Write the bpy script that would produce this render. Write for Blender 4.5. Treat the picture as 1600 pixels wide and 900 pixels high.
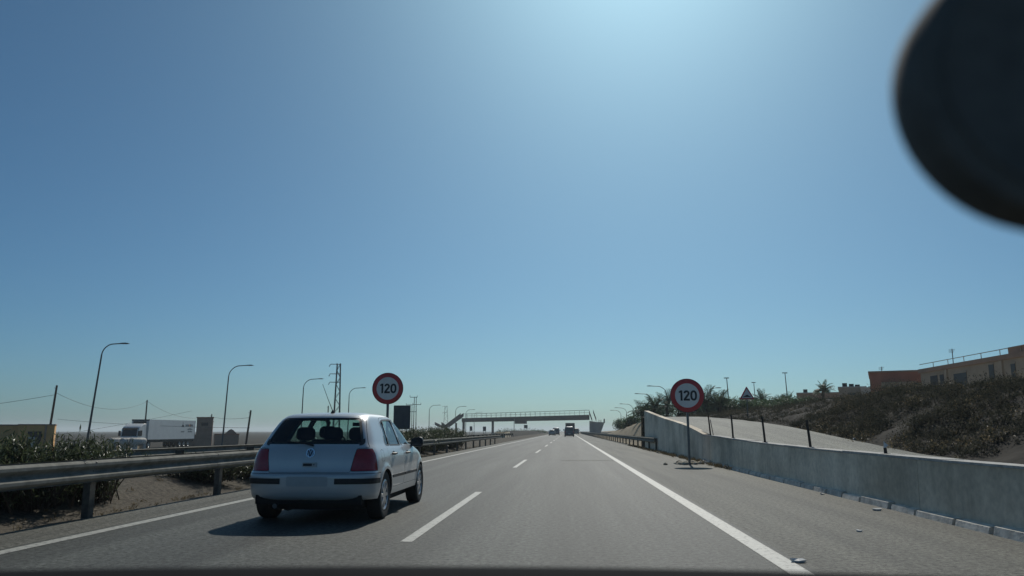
import bpy, bmesh, math, random
from mathutils import Vector, Matrix, noise
from mathutils.bvhtree import BVHTree
from mathutils.geometry import delaunay_2d_cdt

R = math.radians
sc = bpy.context.scene
for o in list(bpy.data.objects):
    bpy.data.objects.remove(o, do_unlink=True)
col = sc.collection

# ------------------------------------------------------------------ camera
W, H, FPX = 1600, 900, 1202.0
CAM_H = 1.18
PITCH = math.atan(223 / FPX)
YAW = math.atan(88 / (FPX / math.cos(PITCH)))
cd = bpy.data.cameras.new('camera')
cam = bpy.data.objects.new('camera', cd)
col.objects.link(cam)
cam.location = (0, 0, CAM_H)
cam.rotation_euler = (math.pi / 2 + PITCH, 0, YAW)
cd.sensor_width = 36
cd.lens = 36 * FPX / W
cd.clip_start = 0.02
cd.clip_end = 20000
cd.dof.use_dof = True
cd.dof.focus_distance = 22
cd.dof.aperture_fstop = 4.0
sc.camera = cam
sc.render.resolution_x, sc.render.resolution_y = 1024, 576

# ------------------------------------------------------------------ sky, sun, exposure
SUN_AZ, SUN_EL = R(6.5), R(40.0)           # azimuth clockwise from +Y (down the road)
w = bpy.data.worlds.new('World')
sc.world = w
w.use_nodes = True
wn = w.node_tree
bg = wn.nodes['Background']
sky = wn.nodes.new('ShaderNodeTexSky')
sky.sky_type = 'NISHITA'
sky.sun_disc = False
sky.sun_elevation = SUN_EL
sky.sun_rotation = SUN_AZ
sky.altitude = 0
sky.air_density = 0.72
sky.dust_density = 1.3
sky.ozone_density = 9.0
tint = wn.nodes.new('ShaderNodeMix'); tint.data_type = 'RGBA'; tint.blend_type = 'MULTIPLY'
tint.inputs[0].default_value = 1.0; tint.inputs[7].default_value = (0.70, 1.0, 0.925, 1)   # the camera's cool white balance
wn.links.new(sky.outputs[0], tint.inputs[6])
wn.links.new(tint.outputs[2], bg.inputs[0])
bg.inputs[1].default_value = 0.061
sd = bpy.data.lights.new('sun', 'SUN')
sd.energy = 2.9
sd.angle = R(0.53)
sd.color = (1.0, 0.95, 0.86)
sun = bpy.data.objects.new('sun', sd)
col.objects.link(sun)
sdir = Vector((math.sin(SUN_AZ) * math.cos(SUN_EL), math.cos(SUN_AZ) * math.cos(SUN_EL), math.sin(SUN_EL)))
sun.rotation_euler = sdir.to_track_quat('Z', 'Y').to_euler()
sun.location = (20, 60, 60)
vs = sc.view_settings
vs.view_transform = 'Standard'
vs.look = 'None'
vs.exposure = 0.0
vs.gamma = 1
vs.use_curve_mapping = False
sc.render.engine = 'CYCLES'

# ------------------------------------------------------------------ pixel helpers (a pixel is only a direction)
def ray(u, v):
    x = (u - 800) / FPX; y = (450 - v) / FPX
    fw = math.cos(PITCH) - y * math.sin(PITCH); up = math.sin(PITCH) + y * math.cos(PITCH)
    c, s = math.cos(YAW), math.sin(YAW)
    return (x * c - fw * s, x * s + fw * c, up)
def aty(u, v, Y):                       # where the pixel's ray meets the plane y = Y -> (X, Z)
    r = ray(u, v); t = Y / r[1]
    return r[0] * t, CAM_H + r[2] * t
def atx(u, v, X):
    r = ray(u, v); t = X / r[0]
    return r[1] * t, CAM_H + r[2] * t
def ground(u, v, z=0):
    r = ray(u, v); t = (z - CAM_H) / r[2]
    return r[0] * t, r[1] * t

# ------------------------------------------------------------------ materials
def mat(name, colr, rough=0.6, metal=0.0, var=0.0, scale=8.0, bump=0.0, bscale=60.0, spec=0.5, col2=None, detail=6.0, coat=0.0, sub=None):
    m = bpy.data.materials.new(name)
    m.use_nodes = True
    nt = m.node_tree
    b = nt.nodes['Principled BSDF']
    b.inputs['Base Color'].default_value = (*colr, 1)
    b.inputs['Roughness'].default_value = rough
    b.inputs['Metallic'].default_value = metal
    b.inputs['Specular IOR Level'].default_value = spec
    b.inputs['Coat Weight'].default_value = coat
    if var or col2 or bump:
        tc = nt.nodes.new('ShaderNodeTexCoord')
    if var or col2:
        n = nt.nodes.new('ShaderNodeTexNoise')
        n.inputs['Scale'].default_value = scale
        n.inputs['Detail'].default_value = detail
        n.inputs['Roughness'].default_value = 0.65
        nt.links.new(tc.outputs['Object'], n.inputs['Vector'])
        cr = nt.nodes.new('ShaderNodeValToRGB')
        c2 = col2 or tuple(min(1, c * (1 + var)) for c in colr)
        c1 = colr if col2 else tuple(c * (1 - var) for c in colr)
        cr.color_ramp.elements[0].position = 0.35
        cr.color_ramp.elements[1].position = 0.65
        cr.color_ramp.elements[0].color = (*c1, 1)
        cr.color_ramp.elements[1].color = (*c2, 1)
        nt.links.new(n.outputs[0], cr.inputs[0])
        nt.links.new(cr.outputs[0], b.inputs['Base Color'])
    if bump:
        n2 = nt.nodes.new('ShaderNodeTexNoise')
        n2.inputs['Scale'].default_value = bscale
        n2.inputs['Detail'].default_value = 4
        nt.links.new(tc.outputs['Object'], n2.inputs['Vector'])
        bp = nt.nodes.new('ShaderNodeBump')
        bp.inputs['Strength'].default_value = bump
        bp.inputs['Distance'].default_value = 0.02
        nt.links.new(n2.outputs[0], bp.inputs['Height'])
        nt.links.new(bp.outputs[0], b.inputs['Normal'])
    return m

def asphalt_mat(name, base, warm, rough=0.62, tracks=()):
    m = bpy.data.materials.new(name); m.use_nodes = True
    nt = m.node_tree; b = nt.nodes['Principled BSDF']
    tc = nt.nodes.new('ShaderNodeTexCoord')
    # fine aggregate
    n1 = nt.nodes.new('ShaderNodeTexNoise'); n1.inputs['Scale'].default_value = 17; n1.inputs['Detail'].default_value = 6; n1.inputs['Roughness'].default_value = 0.85
    nt.links.new(tc.outputs['Object'], n1.inputs[0])
    r1 = nt.nodes.new('ShaderNodeValToRGB')
    r1.color_ramp.elements[0].position = 0.36; r1.color_ramp.elements[1].position = 0.64
    r1.color_ramp.elements[0].color = (*[c * 0.10 for c in base], 1); r1.color_ramp.elements[1].color = (*[c * 2.2 for c in base], 1)
    nt.links.new(n1.outputs[0], r1.inputs[0])
    # large patches stretched along the road
    mp = nt.nodes.new('ShaderNodeMapping'); mp.inputs['Scale'].default_value = (1.5, 0.05, 1)
    nt.links.new(tc.outputs['Object'], mp.inputs[0])
    n2 = nt.nodes.new('ShaderNodeTexNoise'); n2.inputs['Scale'].default_value = 1.3; n2.inputs['Detail'].default_value = 7; n2.inputs['Roughness'].default_value = 0.6
    nt.links.new(mp.outputs[0], n2.inputs[0])
    r2 = nt.nodes.new('ShaderNodeValToRGB')
    r2.color_ramp.elements[0].position = 0.3; r2.color_ramp.elements[1].position = 0.7
    r2.color_ramp.elements[0].color = (0.62, 0.62, 0.62, 1); r2.color_ramp.elements[1].color = (*warm, 1)
    nt.links.new(n2.outputs[0], r2.inputs[0])
    mx = nt.nodes.new('ShaderNodeMix'); mx.data_type = 'RGBA'; mx.blend_type = 'MULTIPLY'; mx.inputs[0].default_value = 1
    nt.links.new(r1.outputs[0], mx.inputs[6]); nt.links.new(r2.outputs[0], mx.inputs[7])
    if tracks:
        sx = nt.nodes.new('ShaderNodeSeparateXYZ'); nt.links.new(tc.outputs['Object'], sx.inputs[0])
        wob = nt.nodes.new('ShaderNodeTexNoise'); wob.inputs['Scale'].default_value = .6; nt.links.new(mp.outputs[0], wob.inputs[0])
        a1 = nt.nodes.new('ShaderNodeMath'); a1.operation = 'MULTIPLY_ADD'; a1.inputs[1].default_value = .9; nt.links.new(wob.outputs[0], a1.inputs[0]); nt.links.new(sx.outputs[0], a1.inputs[2])
        a2 = nt.nodes.new('ShaderNodeMath'); a2.operation = 'MULTIPLY_ADD'; a2.inputs[1].default_value = 2 * math.pi / tracks[1]; a2.inputs[2].default_value = -2 * math.pi * (tracks[0] + .45) / tracks[1]; nt.links.new(a1.outputs[0], a2.inputs[0])
        cs = nt.nodes.new('ShaderNodeMath'); cs.operation = 'COSINE'; nt.links.new(a2.outputs[0], cs.inputs[0])
        a3 = nt.nodes.new('ShaderNodeMath'); a3.operation = 'MULTIPLY_ADD'; a3.inputs[1].default_value = -.13; a3.inputs[2].default_value = 1.0; nt.links.new(cs.outputs[0], a3.inputs[0])
        mt = nt.nodes.new('ShaderNodeMix'); mt.data_type = 'RGBA'; mt.blend_type = 'MULTIPLY'; mt.inputs[0].default_value = 1
        nt.links.new(mx.outputs[2], mt.inputs[6]); nt.links.new(a3.outputs[0], mt.inputs[7]); mx = mt
    # sparse light stones and dark oil dots
    v = nt.nodes.new('ShaderNodeTexVoronoi'); v.inputs['Scale'].default_value = 30
    nt.links.new(tc.outputs['Object'], v.inputs[0])
    lt = nt.nodes.new('ShaderNodeMath'); lt.operation = 'LESS_THAN'; lt.inputs[1].default_value = 0.16
    nt.links.new(v.outputs['Distance'], lt.inputs[0])
    sep = nt.nodes.new('ShaderNodeSeparateColor'); nt.links.new(v.outputs['Color'], sep.inputs[0])
    gt = nt.nodes.new('ShaderNodeMath'); gt.operation = 'GREATER_THAN'; gt.inputs[1].default_value = 0.72
    nt.links.new(sep.outputs[0], gt.inputs[0])
    ml = nt.nodes.new('ShaderNodeMath'); ml.operation = 'MULTIPLY'
    nt.links.new(lt.outputs[0], ml.inputs[0]); nt.links.new(gt.outputs[0], ml.inputs[1])
    mx2 = nt.nodes.new('ShaderNodeMix'); mx2.data_type = 'RGBA'
    nt.links.new(ml.outputs[0], mx2.inputs[0]); nt.links.new(mx.outputs[2], mx2.inputs[6])
    mx2.inputs[7].default_value = (*[c * 2.6 for c in base], 1)
    nt.links.new(mx2.outputs[2], b.inputs['Base Color'])
    b.inputs['Roughness'].default_value = rough
    b.inputs['Specular IOR Level'].default_value = 0.17
    bp = nt.nodes.new('ShaderNodeBump'); bp.inputs['Strength'].default_value = 0.55; bp.inputs['Distance'].default_value = 0.012
    nt.links.new(n1.outputs[0], bp.inputs['Height']); nt.links.new(bp.outputs[0], b.inputs['Normal'])
    return m

def glass_mat(name, tint, gloss=0.0, rough=0.02):
    m = bpy.data.materials.new(name); m.use_nodes = True
    nt = m.node_tree; nt.nodes.remove(nt.nodes['Principled BSDF'])
    out = nt.nodes['Material Output']
    t = nt.nodes.new('ShaderNodeBsdfTransparent'); t.inputs[0].default_value = (*tint, 1)
    g = nt.nodes.new('ShaderNodeBsdfGlossy'); g.inputs['Roughness'].default_value = rough
    fr = nt.nodes.new('ShaderNodeFresnel'); fr.inputs[0].default_value = 1.5
    mn = nt.nodes.new('ShaderNodeMath'); mn.operation = 'ADD'; mn.inputs[1].default_value = gloss; mn.use_clamp = True
    nt.links.new(fr.outputs[0], mn.inputs[0])
    mx = nt.nodes.new('ShaderNodeMixShader')
    nt.links.new(mn.outputs[0], mx.inputs[0]); nt.links.new(t.outputs[0], mx.inputs[1]); nt.links.new(g.outputs[0], mx.inputs[2])
    nt.links.new(mx.outputs[0], out.inputs[0])
    return m

def leaf_mat(name, c1, c2, trans=0.35, rough=0.5):
    m = bpy.data.materials.new(name); m.use_nodes = True
    nt = m.node_tree; b = nt.nodes['Principled BSDF']; out = nt.nodes['Material Output']
    gi = nt.nodes.new('ShaderNodeNewGeometry')
    cr = nt.nodes.new('ShaderNodeValToRGB')
    cr.color_ramp.elements[0].color = (*c1, 1); cr.color_ramp.elements[1].color = (*c2, 1)
    nt.links.new(gi.outputs['Random Per Island'], cr.inputs[0])
    nt.links.new(cr.outputs[0], b.inputs['Base Color'])
    b.inputs['Roughness'].default_value = rough
    b.inputs['Specular IOR Level'].default_value = 0.35 if rough < .6 else 0.1
    tr = nt.nodes.new('ShaderNodeBsdfTranslucent')
    nt.links.new(cr.outputs[0], tr.inputs[0])
    mx = nt.nodes.new('ShaderNodeMixShader'); mx.inputs[0].default_value = trans
    nt.links.new(b.outputs[0], mx.inputs[1]); nt.links.new(tr.outputs[0], mx.inputs[2])
    nt.links.new(mx.outputs[0], out.inputs[0])
    return m

def paint_line_mat():
    m = bpy.data.materials.new('road_paint'); m.use_nodes = True
    nt = m.node_tree; b = nt.nodes['Principled BSDF']
    tc = nt.nodes.new('ShaderNodeTexCoord')
    n = nt.nodes.new('ShaderNodeTexNoise'); n.inputs['Scale'].default_value = 14; n.inputs['Detail'].default_value = 6; n.inputs['Roughness'].default_value = 0.7
    nt.links.new(tc.outputs['Object'], n.inputs[0])
    cr = nt.nodes.new('ShaderNodeValToRGB')
    e = cr.color_ramp.elements
    e[0].position = 0.36; e[0].color = (0.07, 0.07, 0.066, 1)
    e[1].position = 0.45; e[1].color = (0.33, 0.33, 0.295, 1)
    e2 = e.new(0.7); e2.color = (0.45, 0.45, 0.40, 1)
    nt.links.new(n.outputs[0], cr.inputs[0]); nt.links.new(cr.outputs[0], b.inputs['Base Color'])
    b.inputs['Roughness'].default_value = 0.6
    return m

M = {}
M['asphalt'] = asphalt_mat('asphalt', (0.062, 0.066, 0.061), (1.25, 1.25, 1.20), 0.66, (0.08, 1.86))
M['shoulder'] = asphalt_mat('shoulder_asphalt', (0.108, 0.109, 0.096), (1.2, 1.18, 1.12), 0.74)
M['ramp'] = asphalt_mat('ramp_asphalt', (0.15, 0.155, 0.137), (1.25, 1.23, 1.16), 0.75)
M['line'] = paint_line_mat()
M['soil'] = mat('dry_soil', (0.03, 0.028, 0.023), 0.95, col2=(0.07, 0.061, 0.048), scale=0.35, bump=0.6, bscale=6, spec=0.1, detail=10)
M['gravel'] = mat('median_gravel', (0.06, 0.054, 0.045), 0.95, col2=(0.17, 0.15, 0.12), scale=16, bump=1.0, bscale=38, spec=0.1, detail=8)
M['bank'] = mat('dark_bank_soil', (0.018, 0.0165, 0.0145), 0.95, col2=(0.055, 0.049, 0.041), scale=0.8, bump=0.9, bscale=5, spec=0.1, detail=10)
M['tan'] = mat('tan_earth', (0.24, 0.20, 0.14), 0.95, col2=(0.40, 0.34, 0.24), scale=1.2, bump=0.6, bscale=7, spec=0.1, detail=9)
M['concrete'] = mat('wall_concrete', (0.40, 0.39, 0.36), 0.85, col2=(0.54, 0.525, 0.49), scale=1.1, bump=0.25, bscale=25, spec=0.2, detail=10)
def wall_mat():
    m = bpy.data.materials.new('wall_concrete'); m.use_nodes = True
    nt = m.node_tree; b = nt.nodes['Principled BSDF']; b.inputs['Roughness'].default_value = 0.88; b.inputs['Specular IOR Level'].default_value = 0.2
    tc = nt.nodes.new('ShaderNodeTexCoord'); out = None
    for sc_, s3, lo_, hi_ in ((1.0, (1, .35, .5), (.66, .64, .60), (1.05, 1.04, 1.02)), (1.0, (1, 1.1, .12), (.80, .80, .79), (1.03, 1.03, 1.02)), (9.0, (1, 1, 1), (.86, .86, .86), (1.06, 1.06, 1.06))):
        mp = nt.nodes.new('ShaderNodeMapping'); mp.inputs['Scale'].default_value = s3
        nt.links.new(tc.outputs['Object'], mp.inputs[0])
        n = nt.nodes.new('ShaderNodeTexNoise'); n.inputs['Scale'].default_value = sc_; n.inputs['Detail'].default_value = 8; n.inputs['Roughness'].default_value = .62
        nt.links.new(mp.outputs[0], n.inputs[0])
        cr = nt.nodes.new('ShaderNodeValToRGB'); cr.color_ramp.elements[0].position = .36; cr.color_ramp.elements[1].position = .60
        cr.color_ramp.elements[0].color = (*lo_, 1); cr.color_ramp.elements[1].color = (*hi_, 1)
        nt.links.new(n.outputs[0], cr.inputs[0])
        if out is None:
            mx = nt.nodes.new('ShaderNodeMix'); mx.data_type = 'RGBA'; mx.blend_type = 'MULTIPLY'; mx.inputs[0].default_value = 1; mx.inputs[6].default_value = (.92, .81, .66, 1)
        else:
            mx = nt.nodes.new('ShaderNodeMix'); mx.data_type = 'RGBA'; mx.blend_type = 'MULTIPLY'; mx.inputs[0].default_value = 1; nt.links.new(out, mx.inputs[6])
        nt.links.new(cr.outputs[0], mx.inputs[7]); out = mx.outputs[2]; last = n
    nt.links.new(out, b.inputs['Base Color'])
    bp = nt.nodes.new('ShaderNodeBump'); bp.inputs['Strength'].default_value = .4; bp.inputs['Distance'].default_value = .02
    nt.links.new(last.outputs[0], bp.inputs['Height']); nt.links.new(bp.outputs[0], b.inputs['Normal'])
    return m
M['concrete'] = wall_mat()
M['coping'] = mat('coping_concrete', (0.42, 0.41, 0.38), 0.85, var=0.25, scale=7, bump=0.4, bscale=30)
M['kerb'] = mat('kerb_concrete', (0.62, 0.58, 0.51), 0.85, var=0.3, scale=5, bump=0.4, bscale=30)
M['galv'] = mat('galvanised_steel', (0.25, 0.245, 0.215), 0.85, 0.0, var=0.22, scale=5, spec=0.04)
M['galv_old'] = mat('weathered_steel', (0.12, 0.12, 0.11), 0.85, 0.0, var=0.3, scale=9, spec=0.05)
M['bolt'] = mat('bolt_steel', (0.08, 0.075, 0.07), 0.6, 0.6)
M['postdark'] = mat('dark_iron', (0.05, 0.045, 0.04), 0.7, 0.3, var=0.4, scale=20)
M['paint'] = mat('silver_car_paint', (0.60, 0.61, 0.60), 0.34, 0.30, var=0.03, scale=3, coat=0.5)
M['black'] = mat('black_plastic', (0.018, 0.018, 0.019), 0.5, var=0.1, scale=30)
M['trim'] = mat('dark_trim', (0.03, 0.031, 0.033), 0.5, var=0.1, scale=30)
M['inside'] = mat('cabin_fabric', (0.022, 0.022, 0.025), 0.9, var=0.2, scale=40)
M['under'] = mat('underbody', (0.012, 0.012, 0.012), 0.85, var=0.3, scale=12)
M['rubber'] = mat('tyre_rubber', (0.022, 0.022, 0.022), 0.8, var=0.15, scale=30)
M['alloy'] = mat('alloy_rim', (0.50, 0.50, 0.50), 0.35, 0.8, var=0.1, scale=15)
M['chrome'] = mat('chrome', (0.75, 0.76, 0.78), 0.15, 1.0, var=0.03, scale=20)
M['redlens'] = mat('red_lens', (0.36, 0.022, 0.03), 0.18, var=0.12, scale=25, coat=0.5)
M['plate'] = mat('blank_plate', (0.50, 0.50, 0.48), 0.5, var=0.05, scale=8)
M['emblem_blue'] = mat('emblem_blue', (0.03, 0.045, 0.10), 0.3, var=0.05, scale=20)
M['glass'] = glass_mat('car_glass', (0.62, 0.78, 0.74), 0.03)
M['rearglass'] = glass_mat('tinted_glass', (0.50, 0.66, 0.62), 0.015)
M['darkglass'] = mat('dark_glass', (0.02, 0.025, 0.03), 0.08, var=0.1, scale=3)
M['signred'] = mat('sign_red', (0.62, 0.05, 0.055), 0.45, var=0.08, scale=4)
M['signwhite'] = mat('sign_white', (0.90, 0.85, 0.78), 0.5, var=0.06, scale=4)
M['signblack'] = mat('sign_black', (0.02, 0.021, 0.023), 0.5, var=0.1, scale=9)
M['signback'] = mat('sign_back', (0.10, 0.105, 0.11), 0.5, 0.3, var=0.1, scale=4)
M['greypost'] = mat('grey_post', (0.20, 0.20, 0.19), 0.55, 0.4, var=0.15, scale=6)
M['lamp'] = mat('lamp_post_steel', (0.11, 0.115, 0.12), 0.5, 0.4, var=0.15, scale=3)
M['wood'] = mat('pole_wood', (0.055, 0.042, 0.032), 0.9, var=0.3, scale=10)
M['wire'] = mat('wire', (0.05, 0.05, 0.05), 0.6, var=0.1, scale=3)
M['ochre'] = mat('ochre_render', (0.80, 0.44, 0.16), 0.85, var=0.12, scale=1.2, bump=0.2, bscale=15)
M['brown'] = mat('brown_render', (0.38, 0.25, 0.18), 0.85, var=0.12, scale=1.2, bump=0.2, bscale=15)
M['redbrown'] = mat('red_brown_render', (0.42, 0.19, 0.13), 0.85, var=0.15, scale=0.9, bump=0.2, bscale=12)
M['beige'] = mat('beige_render', (0.43, 0.345, 0.255), 0.85, var=0.12, scale=0.8, bump=0.2, bscale=12)
M['pale'] = mat('pale_render', (0.50, 0.47, 0.42), 0.85, var=0.1, scale=0.8)
M['truckwhite'] = mat('truck_white', (0.80, 0.80, 0.76), 0.4, var=0.06, scale=1.2)
M['bridge'] = mat('bridge_steel', (0.055, 0.048, 0.046), 0.6, 0.2, var=0.15, scale=0.8)
M['bridgec'] = mat('bridge_concrete', (0.24, 0.24, 0.225), 0.85, var=0.15, scale=0.6)
M['oleander'] = leaf_mat('oleander_leaf', (0.045, 0.062, 0.03), (0.14, 0.165, 0.085), 0.3, 0.4)
M['scrub'] = leaf_mat('scrub_leaf', (0.035, 0.038, 0.03), (0.13, 0.125, 0.09), 0.25, 0.9)
M['dry'] = leaf_mat('dry_grass', (0.16, 0.125, 0.07), (0.28, 0.23, 0.14), 0.3)
M['palm'] = leaf_mat('palm_frond', (0.045, 0.08, 0.04), (0.10, 0.15, 0.075), 0.4)
M['tree'] = leaf_mat('tree_leaf', (0.045, 0.085, 0.04), (0.10, 0.16, 0.075), 0.4)
M['bark'] = mat('bark', (0.075, 0.058, 0.042), 0.9, var=0.3, scale=10)
M['rock'] = mat('rubble_stone', (0.46, 0.41, 0.31), 0.9, var=0.35, scale=6, bump=0.4, bscale=20)
M['litter'] = mat('paper_litter', (0.75, 0.74, 0.70), 0.6, var=0.05, scale=9)
M['dash'] = mat('dashboard_plastic', (0.16, 0.15, 0.135), 0.9, var=0.15, scale=60, spec=0.1)
M['dashtop'] = mat('dashboard_top_plastic', (0.010, 0.010, 0.011), 0.95, var=0.2, scale=60, spec=0.05)
M['vandark'] = mat('dark_blue_paint', (0.045, 0.06, 0.085), 0.35, 0.3, var=0.05, scale=3, coat=0.4)
M['carwhite'] = mat('white_car_paint', (0.30, 0.33, 0.32), 0.35, 0.1, var=0.05, scale=3, coat=0.4)
M['sand'] = mat('sand_block', (0.62, 0.52, 0.36), 0.9, var=0.15, scale=1.5, bump=0.3, bscale=8)
M['orange'] = mat('orange_print', (0.65, 0.25, 0.04), 0.5, var=0.05, scale=5)

# ------------------------------------------------------------------ mesh helpers
class MB:
    def __init__(s): s.v = []; s.f = []
    def add(s, vs, fs):
        n = len(s.v); s.v += [tuple(p) for p in vs]; s.f += [tuple(i + n for i in f) for f in fs]; return s
    def box(s, x0, x1, y0, y1, z0, z1, mtx=None):
        vs = [Vector((x, y, z)) for z in (z0, z1) for y in (y0, y1) for x in (x0, x1)]
        if mtx is not None: vs = [mtx @ p for p in vs]
        return s.add(vs, [(0, 2, 3, 1), (4, 5, 7, 6), (0, 1, 5, 4), (2, 6, 7, 3), (0, 4, 6, 2), (1, 3, 7, 5)])
    def tube(s, pts, rad, n=8, cap=True):
        pts = [Vector(p) for p in pts]
        if not isinstance(rad, (list, tuple)): rad = [rad] * len(pts)
        rings = []; ref = None
        for i, p in enumerate(pts):
            d = (pts[min(i + 1, len(pts) - 1)] - pts[max(i - 1, 0)])
            if d.length < 1e-9: d = Vector((0, 0, 1))
            d.normalize()
            if ref is None:
                ref = Vector((1, 0, 0)) if abs(d.x) < 0.8 else Vector((0, 1, 0))
            a = (ref - d * ref.dot(d)); a.normalize(); b = d.cross(a); ref = a
            rings.append([p + (a * math.cos(2 * math.pi * k / n) + b * math.sin(2 * math.pi * k / n)) * rad[i] for k in range(n)])
        vs = [q for r in rings for q in r]; fs = []
        for i in range(len(rings) - 1):
            for k in range(n):
                k2 = (k + 1) % n
                fs.append((i * n + k, i * n + k2, (i + 1) * n + k2, (i + 1) * n + k))
        if cap:
            fs.append(tuple(range(n - 1, -1, -1))); m = (len(rings) - 1) * n; fs.append(tuple(m + k for k in range(n)))
        return s.add(vs, fs)
    def lathe(s, prof, n=32, axis='z', c=(0, 0, 0), closed=False):
        """prof: list of (r, h) revolved about axis"""
        vs = []; m = len(prof)
        for k in range(n):
            a = 2 * math.pi * k / n
            for r, h in prof:
                p = {'z': (r * math.cos(a), r * math.sin(a), h), 'x': (h, r * math.cos(a), r * math.sin(a)), 'y': (r * math.cos(a), h, r * math.sin(a))}[axis]
                vs.append((p[0] + c[0], p[1] + c[1], p[2] + c[2]))
        fs = []
        for k in range(n):
            k2 = (k + 1) % n
            for j in range(m if closed else m - 1):
                j2 = (j + 1) % m
                fs.append((k * m + j, k * m + j2, k2 * m + j2, k2 * m + j))
        return s.add(vs, fs)
    def prism(s, poly, axis, a, b):
        """poly 2D; axis 'x': (y,z), 'y': (x,z), 'z': (x,y)"""
        def P(q, t): return {'x': (t, q[0], q[1]), 'y': (q[0], t, q[1]), 'z': (q[0], q[1], t)}[axis]
        n = len(poly)
        vs = [P(q, a) for q in poly] + [P(q, b) for q in poly]
        fs = [tuple(range(n)), tuple(range(2 * n - 1, n - 1, -1))]
        for i in range(n):
            j = (i + 1) % n
            fs.append((i, i + n, j + n, j))
        return s.add(vs, fs)
    def sheet(s, rows):
        n = len(rows[0]); vs = [p for r in rows for p in r]; fs = []
        for i in range(len(rows) - 1):
            for j in range(n - 1):
                fs.append((i * n + j, i * n + j + 1, (i + 1) * n + j + 1, (i + 1) * n + j))
        return s.add(vs, fs)
    def mesh(s, name, m, smooth=False, fix=True):
        me = bpy.data.meshes.new(name)
        me.from_pydata(s.v, [], s.f); me.update()
        if fix:
            bm = bmesh.new(); bm.from_mesh(me); bmesh.ops.recalc_face_normals(bm, faces=bm.faces); bm.to_mesh(me); bm.free()
        if m is not None: me.materials.append(M[m] if isinstance(m, str) else m)
        if smooth:
            me.shade_smooth()
            if smooth is not True: me.set_sharp_from_angle(angle=R(smooth))
        return me
    def build(s, name, m, parent=None, smooth=False, fix=True):
        o = bpy.data.objects.new(name, s.mesh(name, m, smooth, fix)); col.objects.link(o)
        if parent is not None: o.parent = parent
        return o

def tag(o, label=None, cat=None, group=None, kind=None):
    if label: o['label'] = label
    if cat: o['category'] = cat
    if group: o['group'] = group
    if kind: o['kind'] = kind
    return o
def thing(name, label, cat, loc=(0, 0, 0), rz=0, group=None):
    o = bpy.data.objects.new(name, None); col.objects.link(o)
    o.empty_display_size = 0.2
    o.location = loc; o.rotation_euler = (0, 0, rz)
    return tag(o, label, cat, group)
def struct(name, mb, m, smooth=False, fix=True): return tag(mb.build(name, m, None, smooth, fix), kind='structure')
def link_mesh(name, me, parent=None, loc=None):
    o = bpy.data.objects.new(name, me); col.objects.link(o)
    if parent is not None: o.parent = parent
    if loc is not None: o.location = loc
    return o
def copy_tree(o, parent=None):
    c = o.copy(); col.objects.link(c); c.parent = parent
    for ch in list(o.children): copy_tree(ch, c)
    return c

def interp(tbl, x):
    if x <= tbl[0][0]: return tbl[0][1]
    for (a, va), (b, vb) in zip(tbl, tbl[1:]):
        if x <= b: return va + (vb - va) * (x - a) / (b - a)
    return tbl[-1][1]
def pchip(tbl):
    xs = [t[0] for t in tbl]; ys = [t[1] for t in tbl]; n = len(xs)
    h = [xs[i + 1] - xs[i] for i in range(n - 1)]; d = [(ys[i + 1] - ys[i]) / h[i] for i in range(n - 1)]
    m = [d[0]] + [0 if d[i - 1] * d[i] <= 0 else 2 * d[i - 1] * d[i] / (d[i - 1] + d[i]) for i in range(1, n - 1)] + [d[-1]]
    def f(x):
        if x <= xs[0]: return ys[0]
        if x >= xs[-1]: return ys[-1]
        i = 0
        while x > xs[i + 1]: i += 1
        t = (x - xs[i]) / h[i]
        return (ys[i] * (2 * t**3 - 3 * t**2 + 1) + m[i] * h[i] * (t**3 - 2 * t**2 + t) + ys[i + 1] * (-2 * t**3 + 3 * t**2) + m[i + 1] * h[i] * (t**3 - t**2))
    return f
def smooth(a, b, x):
    t = max(0, min(1, (x - a) / (b - a))); return t * t * (3 - 2 * t)
def nz(x, y, s=1.0, o=0): return noise.noise(Vector((x * s, y * s, o)))

# ------------------------------------------------------------------ terrain
RAMP = pchip([(-30, .34), (15, .42), (21, .52), (26, .80), (36, 1.42), (49, 1.92), (60, 2.2), (75, 2.3), (110, 1.6), (160, .6), (210, .1), (400, .05)])
CREST = pchip([(-30, 2.35), (20, 2.45), (36, 2.75), (55, 2.6), (80, 2.6), (110, 2.2), (160, 1.5), (230, .8), (420, .5)])
WALLTOP = pchip([(-4, .76), (9, .76), (16, .79), (22, .86), (28, .98)])
def ground_z(x, y):
    z = -0.06
    if x < -18.5: z -= 1.25 * smooth(-18.5, -34, x)
    d = math.hypot(x, y)
    if d > 900: z -= (d - 900) * 0.0006
    if x < -20 or y > 200: z += 0.12 * nz(x, y, 0.08)
    return z
def axis_pts(lo, hi, dense_lo, dense_hi, step, grow=1.35):
    a = []; x = dense_lo
    while x <= dense_hi: a.append(x); x += step
    s = step; x = dense_hi
    while x < hi: s *= grow; x += s; a.append(min(x, hi))
    s = step; x = dense_lo; b = []
    while x > lo: s *= grow; x -= s; b.append(max(x, lo))
    return b[::-1] + a
xs = axis_pts(-6000, 6000, -90, 60, 2.5)
ys = axis_pts(-400, 7000, -10, 320, 5)
struct('ground', MB().sheet([[(x, y, ground_z(x, y)) for x in xs] for y in ys]), 'soil', True, fix=False)

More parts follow.
